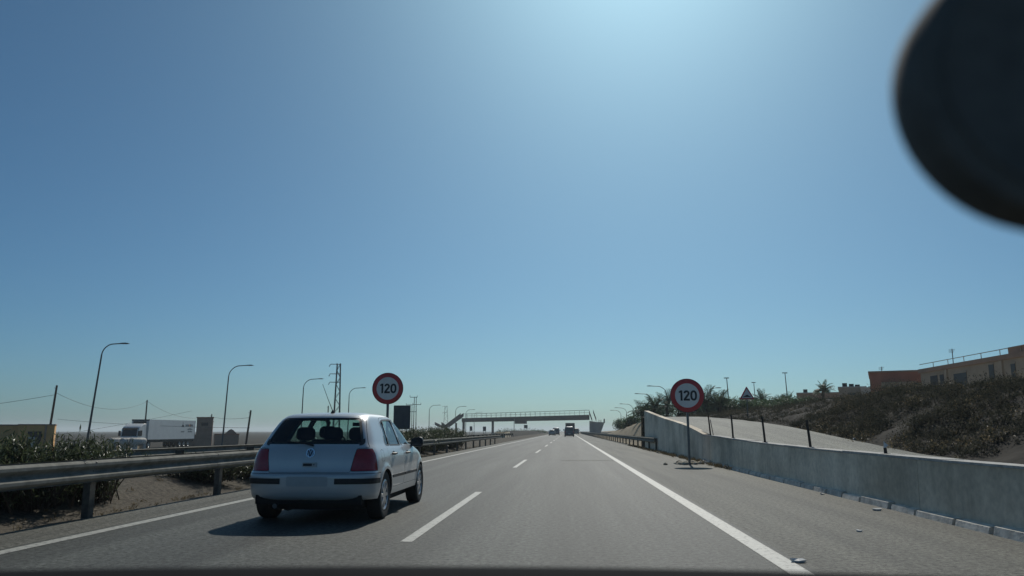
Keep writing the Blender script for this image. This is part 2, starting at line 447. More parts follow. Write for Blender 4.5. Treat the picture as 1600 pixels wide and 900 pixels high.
# embankment on the right: ramp bed, shaded bank, plateau with houses, mound past the wall's end
def bank_z(x, y):
    rz, cz = RAMP(y), CREST(y)
    base = rz - .07
    if y > 58: base = (rz - .07) * smooth(5.9, 7.9, x) ** 0.8 - 0.07 * (1 - smooth(5.9, 7.9, x))
    if y < 57 and x < 5.5: base = -0.08
    k = smooth(9.35, 14.2, x)
    z = base + (cz - base) * k
    if x > 14.2: z += min(x - 14.2, 14) * 0.075
    if x > 9.5:
        a = min(1, (x - 9.5) / 1.2)
        z += a * (0.22 * nz(x, y, 0.5, 3) + 0.12 * nz(x, y, 1.4, 7) + 0.07 * nz(x, y, 3.1, 1))
    elif y > 60:
        z += 0.12 * nz(x, y, 0.6, 5) * smooth(5.9, 7.5, x)
    return z
bx = [5.36 + .32 * i for i in range(13)] + [9.52 + .2 * i for i in range(28)] + [15.1 + 1.1 * i for i in range(1, 14)] + [34, 42, 55, 80, 120]
by = [-12 + .5 * i for i in range(144)] + [60 + 1.5 * i for i in range(90)] + [200, 215, 235, 260, 300, 350, 420]
rows = [[(x, y, bank_z(x, y)) for x in bx] for y in by]
mbk = MB().sheet(rows)
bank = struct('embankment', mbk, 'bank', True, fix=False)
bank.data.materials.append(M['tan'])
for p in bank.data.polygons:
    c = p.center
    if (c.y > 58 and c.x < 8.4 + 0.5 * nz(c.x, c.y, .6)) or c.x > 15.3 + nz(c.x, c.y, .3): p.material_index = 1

# ------------------------------------------------------------------ roads
def strip(name, x0, x1, y0, y1, z, m, ny=40):
    mb = MB(); rws = []
    for i in range(ny + 1):
        y = y0 + (y1 - y0) * (i / ny) ** 2.2
        rws.append([(x0 + (x1 - x0) * k / 4, y, z) for k in range(5)])
    return struct(name, mb.sheet(rws), m, False, fix=False)
strip('road', -5.75, 2.1, -12, 1600, 0.0, 'asphalt')
strip('hard_shoulder', 2.1, 5.05, -12, 1600, 0.0, 'shoulder')
strip('median_shoulder', -6.62, -5.75, -12, 1600, 0.0, 'shoulder')
def median_z(x, y):
    t_ = (x + 6.62) / -2.58
    return -.012 + .27 * smooth(.08, .65, t_) * (1 - .35 * smooth(.8, 1, t_)) + (.03 * nz(x, y, 1.6) + .02 * nz(x, y, 4)) * smooth(.0, .2, t_)
struct('median', MB().sheet([[(-6.62 - 2.58 * k / 14, y, median_z(-6.62 - 2.58 * k / 14, y)) for k in range(15)] for y in [-12 + .4 * i for i in range(240)] + [90 + 10 * i for i in range(30)] + [500, 900, 1600]]), 'gravel', True, fix=False)
strip('opposite_road', -18.3, -9.2, -12, 1600, -0.004, 'asphalt')
# ramp up to the side road
rr = []
for i in range(150):
    y = -12 + 0.5 * i
    xl = 5.30; xr = 9.45 + 0.12 * nz(0, y, .4)
    rr.append([(xl + (xr - xl) * k / 6, y, RAMP(y) + 0.02 * k / 6) for k in range(7)])
struct('side_road', MB().sheet(rr), 'ramp', True, fix=False)

# painted lines are flat markings on the road sheet
def line(name, x, y0, y1, wd, z=0.004, ny=30):
    rws = [[(x - wd / 2, y0 + (y1 - y0) * (i / ny) ** 2, z), (x + wd / 2, y0 + (y1 - y0) * (i / ny) ** 2, z)] for i in range(ny + 1)]
    o = struct(name, MB().sheet(rws), 'line', False, fix=False); return o
line('edge_line', -5.58, -8, 1500, 0.17)
line('edge_line', 1.93, -8, 1500, 0.20)
yy = 8.55 - 34
k = 0
while yy < 420:
    line('lane_dash', -1.76, yy, yy + 6.9, 0.13, ny=1); yy += 17.0; k += 1
line('edge_line', -9.75, -8, 1500, 0.15)
# transverse joint and patched strips in the asphalt
struct('asphalt_patch', MB().sheet([[(-0.3, 31.4, .003), (1.8, 31.6, .003)], [(-0.3, 32.2, .003), (1.8, 32.4, .003)]]), M['shoulder'], fix=False)

# ------------------------------------------------------------------ retaining wall on the right
WX = 5.0
def wall_path():
    pts = []
    for px, py in ((1101, 680.5), (1076.7, 666.7), (1056, 659.5), (1038, 654), (1021, 647.5), (1006.5, 641.7)):
        y, z = atx(px, py, 5.18); pts.append((y, z))
    return pts
rise = wall_path()
y_step = rise[0][0]
wall = thing('retaining_wall', 'long grey concrete retaining wall rising beside the right shoulder', 'wall', (0, 0, 0))
def wall_mesh(pts, name, m):
    mb = MB(); rws = []
    for y, z in pts:
        xo = 0.05 * smooth(9, 30, y) + WX + 0.13 * smooth(20, 40, y)
        rws.append([(xo - .02, y, -.03), (xo, y, z), (xo + .28, y, z), (xo + .28, y, -.03)])
    mb.sheet(rws)
    n = len(rws) * 4
    mb.f.append((0, 1, 2, 3)); mb.f.append((n - 4, n - 3, n - 2, n - 1))
    return mb.build(name, m, wall, 25)
low = [(-10 + 1.0 * i, WALLTOP(-10 + 1.0 * i)) for i in range(int(y_step + 10))] + [(y_step - .01, WALLTOP(y_step))]
def panels(pts, L):
    f_ = pchip(pts); y = pts[0][0]; rgp = random.Random(8)
    while y < pts[-1][0] - .05:
        y2 = min(y + L + rgp.uniform(-.3, .3), pts[-1][0])
        if pts[-1][0] - y2 < 1.2: y2 = pts[-1][0]
        n_ = max(2, int((y2 - y) / .8))
        dz = rgp.uniform(-.006, .006)
        wall_mesh([(y + (y2 - y - .012) * i / n_, f_(y + (y2 - y - .012) * i / n_) + dz * 0) for i in range(n_ + 1)], 'wall_panel', 'concrete'); y = y2
panels(low, 4.4)
hi = []
f_rise = pchip([(y_step, 1.05)] + rise[1:])
yy = y_step
while yy < rise[-1][0]:
    hi.append((yy, f_rise(yy))); yy += 1.5
hi.append((rise[-1][0], rise[-1][1]))
panels(hi, 5.5)
Y_WEND = rise[-1][0]
# coping stones along the low part: each a slab of its own
rng = random.Random(4)
yy = -8
while yy < y_step - .3:
    L = min(1.9 + rng.uniform(-.1, .1), y_step - yy - .02)
    a, b = WALLTOP(yy), WALLTOP(yy + L)
    x0 = WX + 0.05 * smooth(9, 30, yy) + .13 * smooth(20, 40, yy)
    mb = MB(); j = rng.uniform(-.006, .006)
    vs_ = [(x0 - .012 + j, yy + .008, a + .002), (x0 + .30, yy + .008, a + .002), (x0 - .012 + j, yy + L - .008, b + .002), (x0 + .30, yy + L - .008, b + .002)]
    mb.add(vs_ + [(x, y, z + .035 + j) for x, y, z in vs_], [(0, 2, 3, 1), (4, 5, 7, 6), (0, 1, 5, 4), (2, 6, 7, 3), (0, 4, 6, 2), (1, 3, 7, 5)])
    mb.build('coping_stone', 'coping', wall); yy += L
# gutter kerb stones at the wall's foot, with dark drain gaps
yy = -6
while yy < 30:
    L = 1.0 + rng.uniform(-.25, .35)
    x0 = 4.86 + 0.10 * smooth(9, 30, yy) + rng.uniform(-.01, .01)
    hgt = .085 + rng.uniform(-.012, .012)
    mb = MB(); mb.prism([(x0, 0.0), (WX + .12, 0.0), (WX + .12, hgt + .03), (x0 + .02, hgt)], 'y', yy, yy + L - rng.uniform(.07, .16))
    mb.build('kerb_stone', 'kerb', wall); yy += L
# fence posts left standing on the wall
def fence_post(px, py, hgt, lean, label, brace=False):
    y = atx(px, py, WX + .3)[0]
    x0 = WX + .15 + 0.05 * smooth(9, 30, y) + .13 * smooth(20, 40, y)
    z0 = WALLTOP(y) + .02 if y < y_step else f_rise(y)
    t = thing('fence_post', label, 'post', (x0, y, z0 - .04), 0, 'old iron fence posts along the wall top')
    MB().tube([(0, 0, 0), (lean * .5, 0, hgt * .5), (lean, .02, hgt)], [.030, .028, .026], 8).build('post', 'postdark', t, 40)
    MB().box(-.06, .06, -.06, .06, .035, .065).build('base_plate', 'postdark', t)
    if brace: MB().tube([(.05, -.28, .05), (.01, -.02, hgt * .78)], .014, 6).build('brace', 'postdark', t, 40)
    return t
fence_post(1112, 680, .80, -.05, 'rusty fence post with a diagonal brace, just right of the right speed sign', True)
fence_post(1150, 690, .78, -.02, 'second upright fence post along the wall top, counted from the speed sign')
fence_post(1203, 697, .72, -.04, 'third fence post along the wall top, between the others, leaning slightly')
fence_post(1277, 704, .62, -.04, 'fourth and tallest-looking iron fence post on the low part of the wall')
p5 = fence_post(1398, 712, .16, .01, 'short broken fence post stub with a white scrap on its top')
MB().add([(-.02, 0, .15), (.03, .01, .22), (.05, -.02, .19), (.0, .03, .26), (.02, -.03, .16)], [(0, 1, 2), (0, 3, 1), (0, 4, 3)]).build('plastic_scrap', 'litter', p5)

# ------------------------------------------------------------------ guardrails (posts, spacers and beam lengths are parts)
WB = [(.030, 0), (.012, .012), (.070, .040), (.083, .055), (.083, .090), (.070, .105), (.012, .140), (.004, .155), (.012, .170), (.070, .205), (.083, .220), (.083, .255), (.070, .270), (.012, .298), (.030, .310)]
def beam_mesh(L, side, m):
    mb = MB(); th = .004
    a = [(side * d, z) for d, z in WB]; b = [(side * (d - .006), z) for d, z in WB]
    r0 = [[(x, y, z) for x, z in a] for y in (0, L)]; r1 = [[(x, y, z) for x, z in b] for y in (0, L)]
    mb.sheet(r0); mb.sheet(r1)
    return mb.mesh('beam', m, 30)
def guardrail(name, label, x, y0, y1, side, top, m='galv', far=False, step=4.0, pm='galv_old'):
    t = thing(name, label, 'guardrail', (x, y0, 0), 0)
    rg = random.Random(int(abs(x) * 10 + y0))
    me = beam_mesh(step + .16, side, m)
    pmb = MB().prism([(-side * .02, -.06), (-side * .12, -.06), (-side * .12, -.052), (-side * .028, -.052), (-side * .028, .052), (-side * .12, .052), (-side * .12, .06), (-side * .02, .06)], 'z', -.05, top - .06)
    pme = pmb.mesh('post', pm)
    sme = MB().box(-.045, .045, -.05, .05, top - .255, top - .055).mesh('spacer', pm)
    bme = MB().lathe([(0, 0), (.018, 0), (.014, .014), (0, .016)], 8, 'x').mesh('bolt', 'bolt')
    y = 0.0; n = int((y1 - y0) / step)
    for i in range(n):
        b = link_mesh('beam', me, t, (side * .001 * (i % 2), i * step - .08, top - .31)); b.location.x += (i % 2) * side * .005
        p = link_mesh('post', pme, t, (-side * .045 + .0, i * step + .4, 0)); p.rotation_euler = (rg.uniform(-.012, .012), rg.uniform(-.02, .02), 0)
        link_mesh('spacer', sme, t, (-side * .042, i * step + .4, 0))
        if not far and i < 8:
            for dy in (.04, .30):
                bo = link_mesh('bolt', bme, t, (side * .072, i * step + dy - .1, top - .0505)); bo.rotation_euler = (0, -side * 1.1, 0)
                if side < 0: bo.rotation_euler = (0, math.pi + 1.1, 0)
    return t
guardrail('guardrail', 'nearest steel guardrail along the left edge, in front of the hedge', -6.52, 2.15, 76, 1, .80)
guardrail('guardrail', 'steel guardrail on the far side of the median, behind the hedge', -9.0, 5.1, 130, -1, .80, far=True)
guardrail('guardrail', 'steel guardrail on the right, starting where the tall wall ends', 5.0, 46.0, 330, -1, .80, far=True)

# ------------------------------------------------------------------ signs
def stroke(mb, pts, wd, y, th, closed=False):
    """flat thick polyline in the x-z plane with thickness th (towards -y)"""
    n = len(pts); L = []; Rr = []
    for i in range(n):
        p = Vector(pts[i])
        a = Vector(pts[(i - 1) % n]) if (closed or i > 0) else p
        b = Vector(pts[(i + 1) % n]) if (closed or i < n - 1) else p
        d = (b - a); d.normalize(); nn = Vector((-d.y, d.x))
        L.append(p + nn * wd / 2); Rr.append(p - nn * wd / 2)
    m = n if closed else n - 1
    for i in range(m):
        j = (i + 1) % n
        q = [L[i], L[j], Rr[j], Rr[i]]
        mb.add([(v.x, y, v.y) for v in q] + [(v.x, y - th, v.y) for v in q], [(0, 1, 2, 3), (7, 6, 5, 4), (0, 4, 5, 1), (1, 5, 6, 2), (2, 6, 7, 3), (3, 7, 4, 0)])
def digits_120(mb_list, s, y):
    wd = .19 * s
    m1, m2, m0 = mb_list
    o = -.62 * s
    stroke(m1, [(o + .06 * s, -.5 * s), (o + .06 * s, .5 * s)], wd, y, .003)
    stroke(m1, [(o + .02 * s, .44 * s), (o - .17 * s, .30 * s)], wd * .8, y - .0005, .003)
    o = -.06 * s
    arc = [(o + .20 * s * math.cos(a), .22 * s + .19 * s * math.sin(a)) for a in [math.pi * (1.0 - 1.2 * i / 12) for i in range(13)]]
    stroke(m2, arc + [(o - .19 * s, -.36 * s)], wd, y, .003)
    stroke(m2, [(o - .30 * s, -.405 * s), (o + .31 * s, -.405 * s)], wd, y - .0005, .003)
    o = .62 * s
    stroke(m0, [(o + .23 * s * math.copysign(abs(math.cos(a)) ** .8, math.cos(a)), .405 * s * math.copysign(abs(math.sin(a)) ** .85, math.sin(a))) for a in [2 * math.pi * i / 28 for i in range(28)]], wd, y, .003, True)
def speed_sign(label, X, Y, zc, dia, zpost=0.0):
    t = thing('speed_limit_sign', label, 'road sign', (X, Y, zpost), 0, None)
    r = dia / 2; z = zc - zpost
    MB().box(-.04, .04, .03, .11, -.06, z + r * .55).build('post', 'greypost', t)
    MB().lathe([(0, .0), (r - .008, .0), (r, -.012), (r, -.03), (r - .012, -.035), (0, -.035)], 64, 'y', (0, 0, z)).build('red_disc', 'signred', t, 30)
    MB().lathe([(0, -.0365), (r * .735, -.0365), (r * .735, -.030)], 64, 'y', (0, 0, z)).build('white_disc', 'signwhite', t, 30)
    MB().lathe([(r + .001, .004), (r + .014, .004), (r + .014, -.032), (r + .001, -.032)], 64, 'y', (0, 0, z), True).build('rim', 'signback', t, 30)
    mbs = [MB(), MB(), MB()]
    digits_120(mbs, r * .62, 0)
    for mb in mbs:
        mb.v = [(x, y - .0385, q + z) for x, y, q in mb.v]
        mb.build('digit', 'signblack', t)
    for dz in (-.22, .22): MB().box(-.12, .12, .002, .028, z + dz - .02, z + dz + .02).build('clamp', 'greypost', t)
    return t
Xr, Yr = ground(1078, 726)
_, zr_ = aty(1074.5, 618, Yr)
speed_sign('round red and white 120 speed limit sign beside the wall on the right', Xr, Yr, zr_, 1.18)
Xl, zl = aty(606, 607, 28.2)
speed_sign('round red and white 120 speed limit sign above the silver car', Xl, 28.2, zl, 1.13)

# plain grey back of a rectangular sign on the median
Xb, zb = aty(628, 652, 38)
t = thing('sign_back', 'dark grey back of a rectangular sign right of the silver car', 'road sign', (Xb, 38, 0))
MB().prism([(-.42 + a, zb + b) for a, b in ((.03, -.58), (.81, -.58), (.84, -.55), (.84, .55), (.81, .58), (.03, .58), (0, .55), (0, -.55))], 'y', -.015, .015).build('panel', 'signback', t)
for s in (-.22, .22): MB().tube([(s, .05, -.06), (s, .05, zb + .5)], .03, 8).build('post', 'greypost', t, 40)
for dz in (-.35, .35): MB().box(-.40, .40, .016, .04, zb + dz - .02, zb + dz + .02).build('rail', 'greypost', t)

# triangular warning sign up on the ramp
Yt = 46; Xt, zt = aty(1167, 617, Yt)
t = thing('warning_sign', 'small triangular red-bordered warning sign with a black hump symbol', 'road sign', (Xt, Yt, bank_z(Xt, Yt)))
zz = zt - bank_z(Xt, Yt)
def tri(r): return [(r * math.cos(a), zz + r * math.sin(a)) for a in (math.pi / 2, math.pi * 7 / 6, math.pi * 11 / 6)]
def rtri(r, q):
    P = tri(r); out = []
    for i in range(3):
        p = Vector(P[i]); a = Vector(P[i - 1]); b = Vector(P[(i + 1) % 3])
        for u in (p + (a - p) * q, p + (a - p) * q * .3 + (b - p) * q * .3, p + (b - p) * q): out.append(tuple(u))
    return out
MB().prism(rtri(.50, .06), 'y', -.012, .012).build('red_border', 'signred', t)
MB().prism(rtri(.36, .05), 'y', -.017, -.0125).build('white_field', 'signwhite', t)
MB().prism([(-.2, zz - .13), (.2, zz - .13), (.2, zz - .08), (.12, zz - .07), (.05, zz + .0), (-.05, zz + .0), (-.12, zz - .07), (-.2, zz - .08)], 'y', -.022, -.0175).build('symbol', 'signblack', t)
MB().tube([(0, .04, -.1), (0, .04, zz + .2)], .03, 8).build('post', 'greypost', t, 40)

# ------------------------------------------------------------------ loft of a car body: planform contours stacked in z
def outline(P, z, off=0.0, nq=16, ns=40):
    yr, yf, w_ = P['yr'](z) - off, P['yf'](z) + off, P['w'](z) + off
    Lr, Lf = P['Lr'](z), P['Lf'](z); nr, nf = P['nr'], P['nf']
    Lr = min(Lr, (yf - yr) * .45); Lf = min(Lf, (yf - yr) * .45)
    pts = []
    for i in range(nq):
        a = (i / nq) * math.pi / 2
        pts.append((w_ * math.sin(a) ** (2 / nr), yr + Lr - Lr * math.cos(a) ** (2 / nr)))
    y0, y1 = yr + Lr, yf - Lf
    for i in range(ns + 1):
        pts.append((w_, y0 + (y1 - y0) * i / ns))
    for i in range(1, nq + 1):
        a = (1 - i / nq) * math.pi / 2
        pts.append((w_ * math.sin(a) ** (2 / nf), yf - Lf + Lf * math.cos(a) ** (2 / nf)))
    out = []
    ym = P['ym']
    for x, y in pts:
        k = 1 - P['tf'] * max(0, (y - ym) / 2) ** 2 - P['tr'] * max(0, (ym - y) / 2) ** 2
        x2 = x * k
        for (wy, wz) in P.get('wheels', ()):
            d = math.hypot(y - wy, z - wz)
            if z > wz - .05: x2 += P['flare'] * math.exp(-((d - .375) / .045) ** 2) * (1 if x > .5 else 0)
        out.append((x2, y))
    full = out + [(-x, y) for x, y in out[-2:0:-1]]
    return full
def loft(P, zs, off=0.0, nq=16, ns=40):
    mb = MB(); rings = [[(x, y, z) for x, y in outline(P, z, off, nq, ns)] for z in zs]
    n = len(rings[0])
    mb.v = [p for r in rings for p in r]
    for i in range(len(rings) - 1):
        for k_ in range(n):
            k2 = (k_ + 1) % n
            mb.f.append((i * n + k_, i * n + k2, (i + 1) * n + k2, (i + 1) * n + k_))
    # caps as strips between mirrored points
    for base, flip in ((0, True), ((len(rings) - 1) * n, False)):
        h = n // 2
        for k_ in range(h):
            a, b = base + k_, base + k_ + 1
            c, d = base + (n - k_) % n, base + (n - k_ - 1) % n
            f = [a, b, d, c]
            f = [q for i_, q in enumerate(f) if q not in f[:i_]]
            if len(f) > 2: mb.f.append(tuple(f[::-1] if flip else f))
    return mb
const = lambda v: (lambda z: v)

def apply_bool(o, cutter, op):
    md = o.modifiers.new('b', 'BOOLEAN'); md.object = cutter; md.operation = op; md.solver = 'EXACT'
    md.material_mode = 'TRANSFER'
    bpy.context.view_layer.update()
    dg = bpy.context.evaluated_depsgraph_get()
    me = bpy.data.meshes.new_from_object(o.evaluated_get(dg))
    o.modifiers.clear(); o.data = me
def cut(o, mb, op='DIFFERENCE', m='under'):
    c = mb.build('cutter', m); apply_bool(o, c, op); bpy.data.objects.remove(c)
def grow(poly, d):
    n = len(poly); out = []
    area = sum(poly[i][0] * poly[(i + 1) % n][1] - poly[(i + 1) % n][0] * poly[i][1] for i in range(n))
    s = 1 if area > 0 else -1
    for i in range(n):
        a, p, b = Vector(poly[i - 1]), Vector(poly[i]), Vector(poly[(i + 1) % n])
        d1 = (p - a).normalized(); d2 = (b - p).normalized()
        n1 = Vector((d1.y, -d1.x)) * s; n2 = Vector((d2.y, -d2.x)) * s
        nn = (n1 + n2); nn = nn / max(.5, nn.length_squared / 2) if nn.length > 1e-6 else n1
        out.append(tuple(p + nn * d))
    return out
def round_poly(poly, r, k=4):
    out = []; n = len(poly)
    for i in range(n):
        a, p, b = Vector(poly[i - 1]), Vector(poly[i]), Vector(poly[(i + 1) % n])
        q = min(r, (a - p).length * .45, (b - p).length * .45)
        s, e = p + (a - p).normalized() * q, p + (b - p).normalized() * q
        for j in range(k + 1):
            t_ = j / k; out.append(tuple(s * (1 - t_) ** 2 + p * 2 * t_ * (1 - t_) + e * t_ ** 2))
    return out
def inside_poly(p, poly):
    r = False; n = len(poly)
    for i in range(n):
        (x1, y1), (x2, y2) = poly[i], poly[(i + 1) % n]
        if (y1 > p[1]) != (y2 > p[1]) and p[0] < (x2 - x1) * (p[1] - y1) / (y2 - y1) + x1: r = not r
    return r
def patch(bvh, poly, axis, sgn, off, step=.05):
    """outline in (y,z) for axis x or (x,z) for axis y, laid onto the body from the outside"""
    pts = []
    n = len(poly)
    for i in range(n):
        a, b = Vector(poly[i]), Vector(poly[(i + 1) % n]); L = max(1, int((b - a).length / step))
        for j in range(L): pts.append(tuple(a + (b - a) * j / L))
    nb = len(pts)
    x0, x1 = min(p[0] for p in poly), max(p[0] for p in poly); y0, y1 = min(p[1] for p in poly), max(p[1] for p in poly)
    inner = []
    a = x0 + step * .6
    sp = grow(poly, -step * .35)
    while a < x1:
        b = y0 + step * .6
        while b < y1:
            if inside_poly((a, b), sp): inner.append((a, b))
            b += step
        a += step
    v2, _, fs, _, _, _ = delaunay_2d_cdt([Vector(p) for p in pts + inner], [(i, (i + 1) % nb) for i in range(nb)], [], 1, 1e-5)
    vs = []
    for p in v2:
        o_ = Vector((sgn * 3, p.x, p.y)) if axis == 'x' else Vector((p.x, sgn * 6 + 2, p.y))
        d_ = Vector((-sgn, 0, 0)) if axis == 'x' else Vector((0, -sgn, 0))
        hit, nn, _, _ = bvh.ray_cast(o_, d_)
        if hit is None: hit = o_ + d_ * 3; nn = -d_
        vs.append(hit - d_ * off)
    mb = MB(); mb.add(vs, fs); return mb

def wheel(parent, x, y, r, wd, side, spokes=7, detail=True):
    """hub with a tyre and a rim; axis along x"""
    zc = r
    hub = MB().lathe([(0, side * wd * .42), (.045, side * wd * .42), (.05, side * wd * .36), (.055, 0), (0, 0)], 20, 'x').build('wheel', 'alloy', parent, 30)
    hub.location = (x, y, zc)
    rr_ = r * .63; h = wd / 2
    prof = [(rr_, -h * .85), (r * .86, -h), (r * .965, -h * .93), (r, -h * .72), (r, h * .72), (r * .965, h * .93), (r * .86, h), (rr_, h * .85)]
    MB().lathe(prof, 40 if detail else 20, 'x', closed=True).build('tyre', 'rubber', hub, 35)
    rim = MB(); rim.lathe([(rr_ + .004, -h * .8), (rr_ + .004, side * h * .86), (rr_ - .012, side * h * .92), (rr_ - .03, side * h * .8), (rr_ - .04, -h * .7)], 40 if detail else 16, 'x', closed=True)
    for i in range(spokes):
        a = 2 * math.pi * i / spokes
        mt = Matrix.Rotation(a, 4, 'X')
        rim.add([mt @ Vector(p) for p in [(side * h * .62, -.034, .03), (side * h * .62, .034, .03), (side * h * .72, .026, rr_ - .015), (side * h * .72, -.026, rr_ - .015),
                 (side * h * .84, -.026, .03), (side * h * .84, .026, .03), (side * h * .86, .018, rr_ - .015), (side * h * .86, -.018, rr_ - .015)]],
                [(0, 1, 2, 3), (4, 7, 6, 5), (0, 4, 5, 1), (1, 5, 6, 2), (2, 6, 7, 3), (3, 7, 4, 0)])
    rim.build('rim', 'alloy', hub, 30)
    if detail: MB().lathe([(0, side * h * .05), (rr_ - .045, side * h * .05)], 32, 'x').build('brake_disc', 'under', hub)
    return hub

# ------------------------------------------------------------------ the silver hatchback
CX, CY = -3.37, 9.98
GP = dict(
    yr=pchip([(.30, .075), (.335, .03), (.40, .008), (.48, 0), (.60, .0), (.632, .018), (.66, .055), (.70, .068), (.80, .085), (.90, .115), (.96, .15), (1.0, .183), (1.1, .270), (1.2, .358), (1.3, .447), (1.36, .505), (1.385, .545), (1.405, .63), (1.42, .76), (1.434, .98), (1.441, 1.2), (1.445, 1.4)]),
    yf=pchip([(.30, 4.05), (.4, 4.13), (.5, 4.149), (.6, 4.13), (.7, 4.07), (.75, 4.01), (.8, 3.92), (.86, 3.72), (.9, 3.54), (.94, 3.34), (.97, 3.17), (1.0, 3.08), (1.1, 2.90), (1.2, 2.72), (1.3, 2.53), (1.37, 2.38), (1.395, 2.30), (1.415, 2.18), (1.43, 2.0), (1.441, 1.8), (1.445, 1.65)]),
    w=pchip([(.30, .835), (.36, .85), (.48, .862), (.6, .8675), (.70, .864), (.8, .854), (.88, .836), (.93, .815), (.97, .79), (1.0, .772), (1.1, .730), (1.2, .686), (1.3, .636), (1.35, .606), (1.38, .575), (1.40, .54), (1.418, .48), (1.432, .38), (1.441, .25), (1.445, .15)]),
    Lr=pchip([(.3, .40), (.9, .40), (1.0, .36), (1.3, .30), (1.4, .4), (1.445, .4)]), Lf=pchip([(.3, .75), (.7, .8), (.95, .7), (1.05, .55), (1.4, .5)]),
    nr=3.4, nf=2.6, ym=1.9, tf=.045, tr=.02, wheels=((.775, .31), (3.285, .31)), flare=.013)
zs = [.30 + .02 * i for i in range(34)] + [.98 + .02 * i for i in range(20)] + [1.375, 1.385, 1.395, 1.405, 1.413, 1.42, 1.427, 1.433, 1.438, 1.4415, 1.4445]
zs = sorted(set(round(z, 4) for z in zs))
car = thing('hatchback_car', 'silver five-door hatchback driving ahead in the left lane', 'car', (CX, CY, 0))
body = loft(GP, zs, 0, 18, 90).build('body', 'paint')
solid_bvh = BVHTree.FromPolygons([v.co.copy() for v in body.data.vertices], [tuple(p.vertices) for p in body.data.polygons])
# windows
WR_ = round_poly([(-.665, 1.005), (.665, 1.005), (.535, 1.352), (-.535, 1.352)], .05)
WF_ = round_poly([(-.68, 1.03), (.68, 1.03), (.55, 1.355), (-.55, 1.355)], .05)
S1 = round_poly([(1.235, .985), (1.90, .978), (1.915, 1.338), (1.38, 1.325)], .03)
SQ = round_poly([(1.02, .99), (1.195, .986), (1.345, 1.32), (1.20, 1.285)], .02)
S2 = round_poly([(1.985, .978), (2.86, .968), (2.42, 1.285), (2.31, 1.335), (1.99, 1.34)], .03)
cut(body, MB().prism(WR_, 'y', -.3, .95), m='trim')
cut(body, MB().prism(WF_, 'y', 1.9, 3.5), m='trim')
for S in (S1, SQ, S2): cut(body, MB().prism(S, 'x', -1.2, 1.2), m='trim')
# hollow cabin
CP = dict(GP); CP['yr'] = lambda z: max(.18, GP['yr'](z)) + .055; CP['yf'] = lambda z: min(2.98, GP['yf'](z)) - .05; CP['w'] = lambda z: GP['w'](z) - .06; CP['flare'] = 0
cut(body, loft(CP, [.48 + .06 * i for i in range(15)] + [1.36, 1.385, 1.395], 0, 12, 20), m='inside')
for wy in (.775, 3.285):
    for s in (-1, 1):
        cut(body, MB().lathe([(0, s * .5), (.352, s * .5), (.352, s * 1.1), (0, s * 1.1)], 48, 'x', (0, wy, .315)))
parts = []
def split(name, mb_in, mb_out, m=None):
    o = bpy.data.objects.new(name, body.data.copy()); col.objects.link(o)
    cut(o, mb_in, 'INTERSECT'); cut(body, mb_out, 'DIFFERENCE')
    o.parent = car
    if m:
        o.data.materials.clear(); o.data.materials.append(M[m])
        for p in o.data.polygons: p.material_index = 0
    o.data.shade_smooth(); o.data.set_sharp_from_angle(angle=R(28))
    return o
G = .005
bumper = split('rear_bumper', MB().box(-1, 1, -.2, .45, .2, .628), MB().box(-1, 1, -.2, .45 + G, .1, .628 + G * 1.4))
for s in (-1, 1):
    LP = round_poly([(s * .545, .665), (s * .95, .665), (s * .95, .935), (s * .70, .943), (s * .595, .94)], .025)
    lo = split('tail_lamp', MB().prism(LP, 'y', -.2, .315), MB().prism(grow(LP, G), 'y', -.2, .315 + G), 'redlens')
TG = round_poly([(-.535, .648), (.535, .648), (.592, .953), (.735, .962), (.70, 1.02), (.575, 1.37), (.50, 1.6), (-.50, 1.6), (-.575, 1.37), (-.70, 1.02), (-.735, .962), (-.592, .953)], .02)
gate = split('tailgate', MB().prism(TG, 'y', -.2, .60), MB().prism(grow(TG, G), 'y', -.2, .60 + G))
DR = round_poly([(1.10, .55), (1.20, .40), (1.93, .40), (1.94, .98), (1.945, 1.375), (1.30, 1.362), (1.14, 1.315), (.985, 1.0), (.985, .80)], .04)
DF = round_poly([(1.955, .40), (2.93, .40), (2.985, .70), (2.975, .955), (2.50, 1.30), (2.36, 1.37), (1.965, 1.376)], .03)
doors = {}
for s in (-1, 1):
    for nm, D in (('r', DR), ('f', DF)):
        doors[(s, nm)] = split('door', MB().prism(D, 'x', s * .45, s * 1.2), MB().prism(grow(D, G), 'x', s * .44, s * 1.2))
FL = round_poly([(.545, .775), (.70, .775), (.71, .92), (.565, .92)], .05)
flap = split('fuel_flap', MB().prism(FL, 'x', .6, 1.2), MB().prism(grow(FL, G), 'x', .6, 1.2))
body.parent = car
body.data.shade_smooth(); body.data.set_sharp_from_angle(angle=R(28))
# glass
def pane(poly, axis, sgn, m, parent, name='window'):
    return patch(solid_bvh, grow(poly, .012), axis, sgn, -.008).build(name, m, parent, True, fix=False)
pane(WR_, 'y', -1, 'rearglass', gate, 'rear_window')
pane(WF_, 'y', 1, 'glass', car, 'windscreen')
for s in (-1, 1):
    for S, d in ((S1, 'r'), (SQ, 'r'), (S2, 'f')): pane(S, 'x', s, 'glass', doors[(s, d)])
